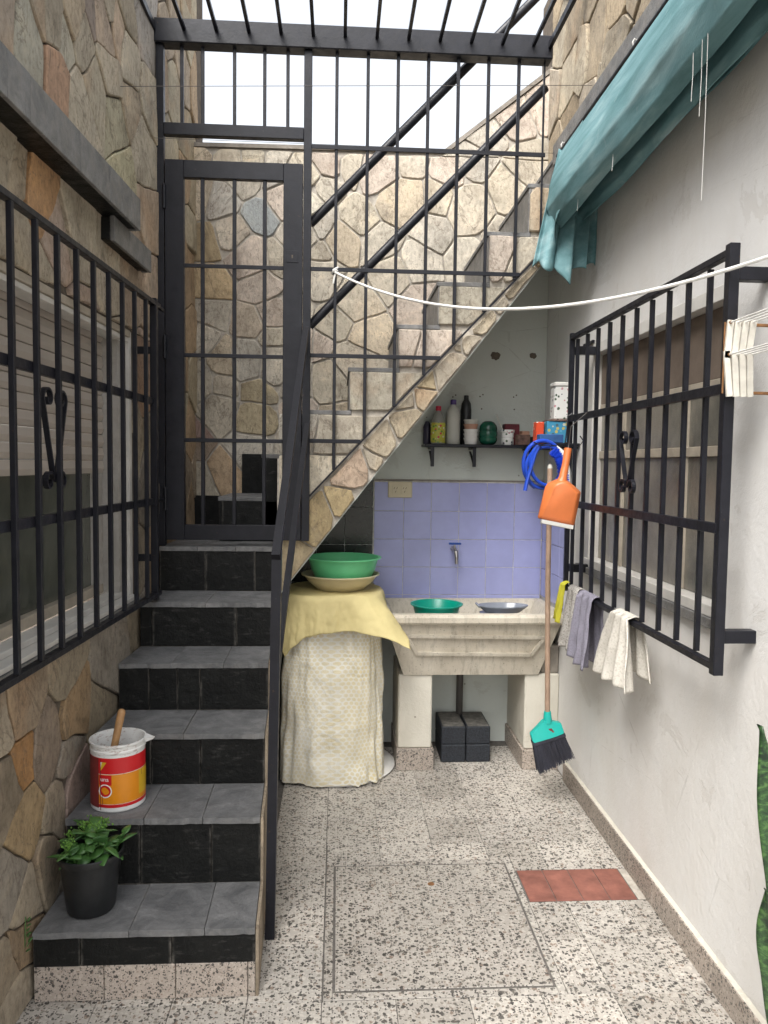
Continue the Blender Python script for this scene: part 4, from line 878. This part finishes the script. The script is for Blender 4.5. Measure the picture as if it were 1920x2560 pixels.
jt = thing('jar', 'small speckled white jar with a pale stick on the shelf', 'jar', (.870, 3.95, SH), 'things on the wall shelf')
obj('pot', MB().lathe([(.0001, 0), (.030, 0), (.033, .006), (.033, .030), (.030, .034), (.033, .038), (.033, .062), (.037, .066), (.037, .078), (.0001, .079)], (.870, 3.95, SH + .0006), 26), 'floral', jt, smooth=35)
obj('stick', MB().tube([(.845, 3.95, SH + .075), (.828, 3.955, SH + .115), (.812, 3.96, SH + .160)], [.004, .004, .006], 8), 'ivory', jt, smooth=True)
def carton(name, lab, b, mat, rz=0, cat='box', ry=0):
    c_ = Vector(((b[0] + b[1]) / 2, (b[2] + b[3]) / 2, b[4])); o = obj(name, MB().box(*b, c=.003), mat, label=lab, cat=cat, group='things on the wall shelf', origin=c_); o.rotation_euler = (0, R(ry), R(rz)); return o
carton('small_box', 'maroon box behind the small jar on the shelf', (.862, .942, 3.99, 4.04, SH + .0006, SH + .112), 'maroon', 4)
carton('brush_block', 'brown scrubbing block on the shelf right of the jar', (.915, .985, 3.925, 3.965, SH + .0006, SH + .055), 'brownish', 14)
carton('sponge', 'dark sponge on the shelf between brown block and blue carton', (.985, 1.02, 3.92, 3.96, SH + .0006, SH + .045), 'black_plastic', 30)
carton('carton', 'red printed carton on the side shelf left of the blue printed carton', (.930, .968, 3.60, 3.66, SH + .0006, SH + .103), 'redbox')
M['navy'] = plast('blue_carton', (.02, .07, .20), .5, .3)
carton('carton', 'flat dark blue carton lying at the front of the side shelf', (.915, 1.025, 3.475, 3.53, SH + .0006, SH + .040), 'navy', 3)
carton('carton', 'light blue printed carton under the white flowered tin', (.975, 1.092, 3.58, 3.68, SH + .0006, SH + .105), 'bluebox', 2)
carton('small_jar', 'brown lidded pot beside the sponge on the shelf', (.945, .99, 3.97, 4.02, SH + .0006, SH + .075), 'pink_cup', 10, 'jar')
tn = thing('storage_tin', 'white flowered tin standing on the blue printed carton', 'tin', (1.045, 3.63, SH + .106), 'things on the wall shelf')
bx('tray', (.985, 1.094, 3.575, 3.69, SH + .106, SH + .113), 'brownish', tn)
bx('body', (1.012, 1.092, 3.59, 3.67, SH + .1135, SH + .268), 'floral', tn, c=.006); bx('lid', (1.009, 1.095, 3.587, 3.673, SH + .2685, SH + .290), 'white_plastic', tn, c=.006)

# things hung on the far end of the right grille
hk = thing('wire_hook', 'bent black wire hooked on the right grille and holding the hose', 'hook', (.99, 3.27, 1.7))
HZ = 1.592
obj('wire', MB().tube([(GX, 3.262, 1.728), (GX - .020, 3.262, 1.715), (GX - .022, 3.262, 1.66), (GX - .03, 3.255, HZ + .01), (.94, 3.25, HZ - .004), (.86, 3.25, HZ - .004), (.83, 3.25, HZ + .01)], .003, 7), 'iron', hk, smooth=True)
obj('loop', MB().tube([(GX - .03, 3.255, HZ + .01), (1.03, 3.25, HZ - .002), (1.045, 3.25, HZ + .02), (1.03, 3.25, HZ + .04)], .0025, 7), 'iron', hk, smooth=True)
hs_ = []
for i in range(150):
    t = i / 149; a = math.pi * .62 + 2 * math.pi * 2.35 * t; rr = .092 - .014 * math.sin(t * 5); cx_ = .893 + .018 * math.sin(t * 7.0)
    hs_.append((cx_ + rr * .92 * math.cos(a), 3.265 + .034 * t, HZ - .090 + rr * math.sin(a) * 1.05))
tail = [(.800, 3.258, 1.395), (.806, 3.258, 1.43), (.818, 3.26, 1.475), (.832, 3.262, 1.52), (.842, 3.264, 1.555)]
obj('garden_hose', MB().tube(tail + hs_, .0088, 9), 'hose', smooth=True, label='coiled blue hose hanging beside the orange dustpan', cat='hose', origin=(.89, 3.27, 1.5))
bk = thing('scrub_brush', 'hanging brush with blue bristles and white back behind the dustpan', 'brush', (.95, 3.25, HZ))
ax = [(.928, 3.248, 1.585), (.950, 3.246, 1.565), (.968, 3.245, 1.53), (.980, 3.245, 1.485), (.988, 3.246, 1.43)]
obj('back', MB().tube(ax, [.006, .010, .012, .011, .006], 10), 'white_plastic', bk, smooth=True)
mb = MB(); rb_ = random.Random(3)
for i in range(420):
    t = rb_.random(); f = t * 3.999; k = int(f); p = Vector(ax[k]).lerp(Vector(ax[k + 1]), f - k); d = Vector(ax[k + 1]) - Vector(ax[k]); nrm = Vector((d.z, 0, -d.x)).normalized()
    if nrm.x > 0: nrm = -nrm
    q = p + nrm * .038 + Vector((rb_.uniform(-.006, .006), rb_.uniform(-.018, .018), rb_.uniform(-.006, .006))); p = p + Vector((0, rb_.uniform(-.009, .009), 0))
    mb.bar(p, q, .0022, .0022)
obj('bristles', mb, 'blue_bristle', bk, kind='stuff')
bz = thing('broom', 'broom hanging head down on a brown handle beside the sink', 'broom', (.925, 3.27, .3))
obj('handle', MB().tube([(.907, 3.262, 1.492), (.912, 3.268, 1.0), (.928, 3.276, .415)], .0115, 12), 'wood', bz, smooth=True)
obj('hanging_cap', MB().tube([(.907, 3.262, 1.4915), (.907, 3.262, 1.508)], [.0118, .009], 12), 'ivory', bz, smooth=True)
obj('cord', MB().tube([(.907, 3.262, 1.505), (.904, 3.256, 1.55), (.906, 3.252, HZ - .004)], .0018, 6), 'wire', bz)
obj('socket', MB().tube([(.9275, 3.276, .425), (.930, 3.277, .375)], [.015, .021], 14), 'turq', bz, smooth=True)
frK = Matrix.Translation((.925, 3.277, .335)) @ Matrix.Rotation(R(-17), 4, 'Y')
def hp(x, y, z): return frK @ Vector((x, y, z))
hd = MB()
secs = [(-.072, .018, -.022, .010), (-.066, .024, -.026, .014), (-.03, .026, -.026, .034), (.0, .027, -.026, .052), (.03, .026, -.026, .040), (.066, .024, -.024, .022), (.072, .018, -.020, .016)]
for x, wy, z0, z1 in secs: hd.v += [tuple(hp(x, -wy, z0)), tuple(hp(x, wy, z0)), tuple(hp(x, wy * .55, z1)), tuple(hp(x, -wy * .55, z1))]
for i in range(len(secs) - 1):
    for k in range(4): hd.f.append((i * 4 + k, i * 4 + (k + 1) % 4, i * 4 + 4 + (k + 1) % 4, i * 4 + 4 + k))
hd.f += [(0, 1, 2, 3), tuple(len(secs) * 4 - 4 + k for k in (3, 2, 1, 0))]
obj('head', hd, 'turq', bz, smooth=50)
gb_ = MB(); gb_.add([hp(x, y, z) for z in (-.040, -.0265) for x, y in ((-.074, -.024), (.074, -.024), (.074, .024), (-.074, .024))], [(3, 2, 1, 0), (4, 5, 6, 7), (0, 1, 5, 4), (1, 2, 6, 5), (2, 3, 7, 6), (3, 0, 4, 7)])
obj('bristle_base', gb_, 'bristle', bz); lb_ = MB().add([hp(x, y, z) for x, y, z in ((-.006, -.0235, -.008), (.030, -.023, -.006), (.022, -.0205, .014), (.0, -.0205, .014))], [(0, 1, 2, 3)])
obj('badge', lb_, 'dark_red', bz)
mb = MB()
for i in range(700):
    x = rb_.uniform(-.072, .072); y = rb_.uniform(-.022, .022); fx = x * 1.18 + rb_.uniform(-.004, .004)
    mb.bar(hp(x, y, -.04), hp(fx, y * 1.3 + rb_.uniform(-.004, .004), -.150 + rb_.uniform(-.012, .006) + .012 * x / .07), .0019, .0019)
obj('bristles', mb, 'bristle', bz, kind='stuff')
dp = thing('dustpan', 'orange plastic dustpan with grey lip hanging from the right grille', 'dustpan', (.89, 3.02, 1.27))
frD = Matrix.Translation((.888, 3.02, 1.402)) @ Matrix.Scale(.93, 4) @ Matrix.Rotation(R(-8), 4, 'Z') @ Matrix.Rotation(R(5), 4, 'Y') @ Matrix.Rotation(R(-6), 4, 'X')
def pan(*p): return frD @ Vector(p)
out = [(-.022, .052), (-.060, .030), (-.070, .010), (-.088, -.125), (.070, -.142), (.084, .005), (.030, .044), (.014, .055)]
inn = [(-.010, .034), (-.030, .022), (-.038, .004), (-.070, -.118), (.052, -.128), (.062, -.008), (.022, .028), (.008, .036)]
mb = MB(); n = len(out)
for ring, y in ((out, .020), (out, .0), (inn, None)): mb.v += [tuple(pan(a, (-.048 if b > -.05 else -.012) if y is None else y, b)) for a, b in ring]
for r_ in range(2):
    for i in range(n): mb.f.append((r_ * n + i, r_ * n + (i + 1) % n, (r_ + 1) * n + (i + 1) % n, (r_ + 1) * n + i))
mb.f += [tuple(2 * n + i for i in range(n)), tuple(reversed(range(n)))]
o_ = obj('pan', mb, 'orange', dp); md = o_.modifiers.new('b', 'BEVEL'); md.width = .006; md.segments = 2; md.limit_method = 'ANGLE'
for p_ in o_.data.polygons: p_.use_smooth = True
obj('handle', MB().tube([pan(-.004, -.006, .030), pan(.000, -.006, .06), pan(.006, -.004, .12), pan(.010, 0, .186)], [.026, .0165, .0145, .0155], 16), 'orange', dp, smooth=True)
mb = MB().add([pan(a, y, b) for y in (-.030, .018) for a, b in ((-.074, -.130), (.060, -.142), (.060, -.158), (-.074, -.146))], [(0, 1, 2, 3), (7, 6, 5, 4), (0, 4, 5, 1), (1, 5, 6, 2), (2, 6, 7, 3), (3, 7, 4, 0)])
obj('lip', mb, 'lip', dp); obj('cord', MB().tube([pan(.010, 0, .18), pan(.012, .004, .20), (.92, 3.02, 1.66), (GX - .016, 3.02, 1.715)], .0016, 6), 'wire', dp)
def towel(name, lab, mat, yc, wt, wb, lf, lb, shift, seed, fold=.014, nf=3.):
    ZB = .9915; X = GX
    def fn(u, v):
        s_ = v * (lf + lb + .05) - lf; uu = u - .5
        if s_ < -.0: d = -s_; side = -1
        elif s_ > .05: d = s_ - .05; side = 1
        else: d = 0; side = (s_ / .05 - .5) * 2
        L_ = lf if side < 0 else lb; k = min(1, d / L_); wd = wt + (wb - wt) * k ** .7
        y = yc + uu * wd + (shift * k if side < 0 else shift * .6 * k) + .006 * fbm(u * 3, d * 9, seed)
        fo = fold * (.3 + k) * math.sin(u * 2 * math.pi * nf + seed + d * 4) + .006 * fbm(u * 6, d * 8, seed + 3)
        if abs(side) < 1: x = X + side * .0165; z = ZB + .004 + .006 * (1 - side * side)
        else:
            x = X + side * (.0175 + (.012 * k if side < 0 else .010 * k)) + (fo - (abs(fold) * .4 if side < 0 else -abs(fold) * .4)) * (1 if side < 0 else .45); z = ZB - d + .012 * (u - .5) * k * (1 if seed % 2 else -1) + .010 * fbm(u * 4, 0, seed) * k
            x = min(x, X - .0155) if side < 0 else max(x, X + .0155)
        return Vector((min(x, 1.088), y, z))
    t_ = thing(name, lab, 'cloth', (X, yc, ZB), 'cloths hung on the right grille')
    obj('fabric', MB().grid(44, 60, fn), mat, t_, smooth='all', solid=.003, fix=False)
towel('cloth', 'narrow yellow cloth hung at the far end of the right grille', 'c_yellow', 3.262, .05, .055, .17, .12, .05, 1, .006, 1.5)
towel('cloth', 'speckled grey cloth hung between the yellow and lavender cloths', 'c_grey', 3.125, .12, .21, .255, .30, .05, 2, .012, 2.)
towel('cloth', 'lavender grey cloth hung right of the speckled grey cloth', 'c_lav', 2.955, .17, .22, .27, .28, .02, 3, .018, 2.5)
towel('cloth', 'off white ribbed cloth hung alone near the middle of the right grille', 'c_white', 2.565, .15, .35, .235, .20, .02, 4, .020, 3.2)

# ============================================================ THINGS ON THE STEPS
bu = thing('paint_bucket', 'red and orange paint bucket with white rim on the second step', 'bucket', (-.692, 2.442, .4125)); BC = (-.692, 2.442, .4125); BR_ = .083; BH = .212
obj('shell', MB().lathe([(.0001, .0005), (BR_ - .003, .0005), (BR_, .004), (BR_, BH - .030), (BR_ + .002, BH - .028), (BR_ + .002, BH - .022), (BR_, BH - .020), (BR_ + .001, BH - .010), (BR_ + .004, BH - .006), (BR_ + .004, BH), (BR_ - .001, BH), (BR_ - .003, BH - .006), (BR_ - .004, .12), (.0001, .119)], BC, 48), 'bucket_rim', bu, smooth=30)
obj('paint_surface', MB().lathe([(.0001, .1205), (BR_ - .0045, .1205)], BC, 40), 'paint_in', bu)
def patch(r, a0, a1, z0, z1, n=24): return MB().grid(n, 1, lambda u, v: Vector((BC[0] + r * math.cos(R(a0 + (a1 - a0) * u)), BC[1] + r * math.sin(R(a0 + (a1 - a0) * u)), BC[2] + z0 + (z1 - z0) * v)))
zz = lambda f: BH * (1 - f)
def cyl(x, y, z, a): t = R(a) + x / BR_; r = BR_ + z; return Vector((BC[0] + r * math.cos(t), BC[1] + r * math.sin(t), BC[2] + y))
for nm, r, a0, a1, f0, f1, m_ in (('white_foot', .0004, -180, 180, 1 - .006 / BH, .925, 'bucket_white'), ('red_band', .0006, -180, 180, .42, .185, 'red_paint'), ('orange_band', .0006, -180, 180, .868, .428, 'orange_label'), ('red_stripe', .0006, -180, 180, .92, .874, 'red_paint'),
                                  ('yellow_panel', .0010, -28, 20, .80, .435, 'yellow_label'), ('red_tag', .0010, -116, -88, .585, .435, 'red_paint'), ('stained_panel', .0014, -175, -117, .93, .19, 'dark_red'),
                                  ('drip', .0018, -113, -111.5, .96, .2, 'dark_red'), ('drip', .0018, -108, -107, .87, .70, 'dark_red'), ('drip', .0018, -20, -19, .52, .44, 'dark_red')):
    obj(nm, patch(BR_ + r, a0, a1, zz(f0), zz(f1), max(2, int(abs(a1 - a0) / 6))), m_, bu, smooth='all', fix=False)
obj('lettering', text_mb('una', .019, .0003, lambda x, y, z: cyl(x, zz(.525) + y, .0016 + z, -103)), 'bucket_white', bu)
em = obj('emblem_ring', MB().add([cyl(.0215 * k * math.cos(a), zz(.67) + .0215 * k * math.sin(a), .0014, -102) for k in (.84, 1) for a in [i * math.pi / 16 for i in range(32)]], [(i, (i + 1) % 32, 32 + (i + 1) % 32, 32 + i) for i in range(32)]), 'bucket_white', bu)
obj('emblem_disc', MB().add([cyl(.018 * math.cos(a), zz(.67) + .018 * math.sin(a), .0013, -102) for a in [i * math.pi / 16 for i in range(32)]], [tuple(range(32))]), 'red_paint', bu)
obj('brand_mark', MB().add([cyl(x, zz(.30) + y, .0012, -109) for x, y in ((-.006, .012), (.012, .012), (-.006, -.014))], [(0, 1, 2)]), 'bucket_white', bu)
obj('brand_mark', MB().add([cyl(x, zz(.30) + y, .0015, -109) for x, y in ((.0, .012), (.016, .012), (-.006, -.018))], [(0, 1, 2)]), 'yellow_label', bu)
obj('spout', MB().add([cyl(x, BH + y, z, 8) for x, y, z in ((-.022, 0, .003), (.022, 0, .003), (0, -.006, .030), (-.014, -.018, .002), (.014, -.018, .002), (0, -.014, .024))], [(0, 1, 2), (3, 5, 4), (0, 2, 5, 3), (2, 1, 4, 5), (0, 3, 4, 1)]), 'bucket_white', bu)
sk_ = thing('stirring_stick', 'round wooden stick leaning in the paint bucket', 'stick', (-.69, 2.44, .535))
obj('rod', MB().tube([(-.712, 2.425, .536), (-.682, 2.446, .70), (-.6805, 2.447, .708), (-.6795, 2.4475, .712)], [.0105, .0125, .011, .006], 14), 'stick', sk_, smooth=True)
PC = (-.705, 2.205, .2065)
fp = thing('flower_pot', 'black plastic pot on the lowest step', 'pot', PC)
obj('pot', MB().lathe([(.0001, .0005), (.064, .0005), (.067, .006), (.082, .125), (.086, .150), (.090, .152), (.0925, .160), (.0925, .172), (.089, .174), (.084, .168), (.080, .13), (.0001, .13)], PC, 44), 'black_plastic', fp, smooth=30)
obj('soil', MB().lathe([(.0001, .140), (.05, .139), (.081, .131)], PC, 30), 'soil', fp, smooth=True)
pl = thing('potted_plant', 'bushy green succulent with small buds growing in the black pot', 'plant', (PC[0], PC[1], PC[2] + .135))
def leafm(L_, W_, Tk):
    mb = MB(); n = 12; rg = 10
    for i in range(n + 1):
        t = i / n; w_ = W_ * (math.sin(math.pi * min(1, t * .94 + .05)) ** .8) * (1 - .35 * t) ; w_ = max(w_, .0006)
        for k in range(rg):
            a = 2 * math.pi * k / rg; cup = .10 * L_ * math.sin(math.pi * t) - .25 * (w_ * math.cos(a)) ** 2 / W_ * -1
            mb.v.append((w_ * math.cos(a), L_ * t, Tk * math.sin(a) * min(1, w_ / W_ * 1.6) - .22 * L_ * t * t + cup * .35))
    for i in range(n):
        for k in range(rg): a, b = i * rg + k, i * rg + (k + 1) % rg; mb.f.append((a, b, b + rg, a + rg))
    mb.f += [tuple(reversed(range(rg))), tuple(n * rg + k for k in range(rg))]
    return mb.mesh('leaf', 'leaf', (0, 0, 0), 'all')
lm = [leafm(.050, .021, .0042), leafm(.058, .023, .0045), leafm(.036, .018, .004)]; rp_ = random.Random(11)
stems = []
for i in range(9):
    a = i * 2.4; r = .012 + .045 * (i / 9); b = Vector((PC[0] + r * math.cos(a), PC[1] + r * math.sin(a), PC[2] + .133)); t_ = b + Vector((r * .75 * math.cos(a) , r * .75 * math.sin(a), .085 - .030 * (i / 9) + rp_.uniform(-.006, .012)))
    stems.append((b, t_)); obj('stem', MB().tube([b, (b + t_) / 2 + Vector((0, 0, .006)), t_], .003, 6), 'leaf', pl, smooth=True)
    for k in range(8):
        f = .15 + .85 * k / 7; p = b.lerp(t_, f); az = k * 2.4 + i
        inst('leaf', lm[(i + k) % 3], pl, p, (R(rp_.uniform(-15, 40) + 15 * (k > 5)), R(rp_.uniform(-30, 30)), az), (rp_.uniform(.7, 1.35),) * 3)
for i, (b, t_) in enumerate(stems[:8:1]):
    if i in (2, 5): continue
    mb = MB()
    for k in range(26):
        d = Vector((rp_.gauss(0, .009), rp_.gauss(0, .009), abs(rp_.gauss(.008, .007)))); q = t_ + Vector((0, 0, .012)) + d; s_ = rp_.uniform(.0018, .0038)
        mb.add([q + Vector(v) * s_ for v in ((1, 0, 0), (-1, 0, 0), (0, 1, 0), (0, -1, 0), (0, 0, 1.4), (0, 0, -1.2))], [(0, 2, 4), (2, 1, 4), (1, 3, 4), (3, 0, 4), (2, 0, 5), (1, 2, 5), (3, 1, 5), (0, 3, 5)])
        if k % 5 == 0: mb.bar(t_, q, .0014, .0014)
    obj('bud_cluster', mb, 'bud', pl)
wd_ = thing('weed', 'tiny green weed sprouting from the stone wall beside the first step', 'weed', (-.838, 2.06, .2))
for i in range(9):
    z = .165 + i * .011; a = rp_.uniform(-.6, .9)
    inst('leaf', lm[2], wd_, (-.836 + .002 * (i % 3), 2.065 + .004 * (i % 4), z), (R(40 + 30 * (i % 2)), 0, -1.5 + a), (.35, .42, .4))
obj('stem', MB().tube([(-.845, 2.07, .155), (-.838, 2.066, .19), (-.834, 2.062, .265)], .0015, 5), 'leaf', wd_)
# snake plant at the right edge
SP = (.992, 1.52, 0)
pp = thing('plant_pot', 'terracotta coloured pot against the right wall at the frame edge', 'pot', SP)
obj('pot', MB().lathe([(.0001, .0005), (.062, .0005), (.078, .13), (.084, .132), (.086, .16), (.080, .16), (.076, .13), (.0001, .128)], SP, 32), 'red_tile', pp, smooth=30)
sn = thing('snake_plant', 'tall mottled green plant blades at the right edge in front of the white wall', 'plant', (SP[0], SP[1], .13))
def blade(b, c_, t_, wd, face):
    b, c_, t_ = Vector(b), Vector(c_), Vector(t_); ax_ = Vector((math.cos(face), math.sin(face), 0)); nr = Vector((-math.sin(face), math.cos(face), 0))
    def fn(u, v):
        p = b * (1 - v) ** 2 + c_ * 2 * v * (1 - v) + t_ * v * v; w_ = wd * (.45 + .55 * math.sin(math.pi * min(1, v * .72 + .02))) * (1 - max(0, (v - .6) / .4) ** 1.8)
        s_ = u * 2 - 1; return p + ax_ * (w_ * s_) + nr * (.012 * s_ * s_ + .004 * math.sin(v * 14) * s_)
    obj('blade', MB().grid(10, 36, fn), 'snake', sn, smooth='all', solid=.003, fix=False)
blade((.995, 1.52, .125), (.99, 1.53, .62), (.903, 1.55, .955), .050, .2); blade((.993, 1.53, .125), (.978, 1.55, .42), (.930, 1.55, .592), .042, -.1)
blade((1.012, 1.53, .125), (1.02, 1.56, .5), (1.04, 1.57, .88), .036, .6); blade((.995, 1.54, .125), (1.0, 1.58, .4), (1.02, 1.60, .70), .034, 1.2)
# pale plant leaves over the right wall
hpn = thing('pale_leaves', 'pale yellow green leaves hanging high by the overhead bars at right', 'plant', (1.06, 3.55, 3.6))
M['pale_leaf'] = simple('pale_leaf', (.42, .42, .27), .6, .25, 30)
obj('stalk', MB().tube([(1.085, 3.50, 3.95), (1.04, 3.48, 3.80), (1.015, 3.46, 3.64)], .005, 7), 'pale_leaf', hpn, smooth=True)
def pleaf(c_, d_, L_, W_):
    c_, d_ = Vector(c_), Vector(d_).normalized(); sd2 = d_.cross(Vector((.3, 1, .2))).normalized(); n_ = sd2.cross(d_)
    obj('leaf', MB().grid(8, 12, lambda u, v: c_ + d_ * L_ * v + sd2 * (W_ * (u * 2 - 1) * math.sin(math.pi * (v * .93 + .05))) + n_ * (.02 * (u * 2 - 1) ** 2 - .03 * v * v)), 'pale_leaf', hpn, smooth='all', solid=.002, fix=False)
pleaf((1.02, 3.46, 3.70), (-.25, -.1, -1), .15, .035); pleaf((1.03, 3.47, 3.74), (.55, -.2, -.9), .15, .04); pleaf((1.03, 3.47, 3.78), (-.5, -.1, .2), .11, .03)
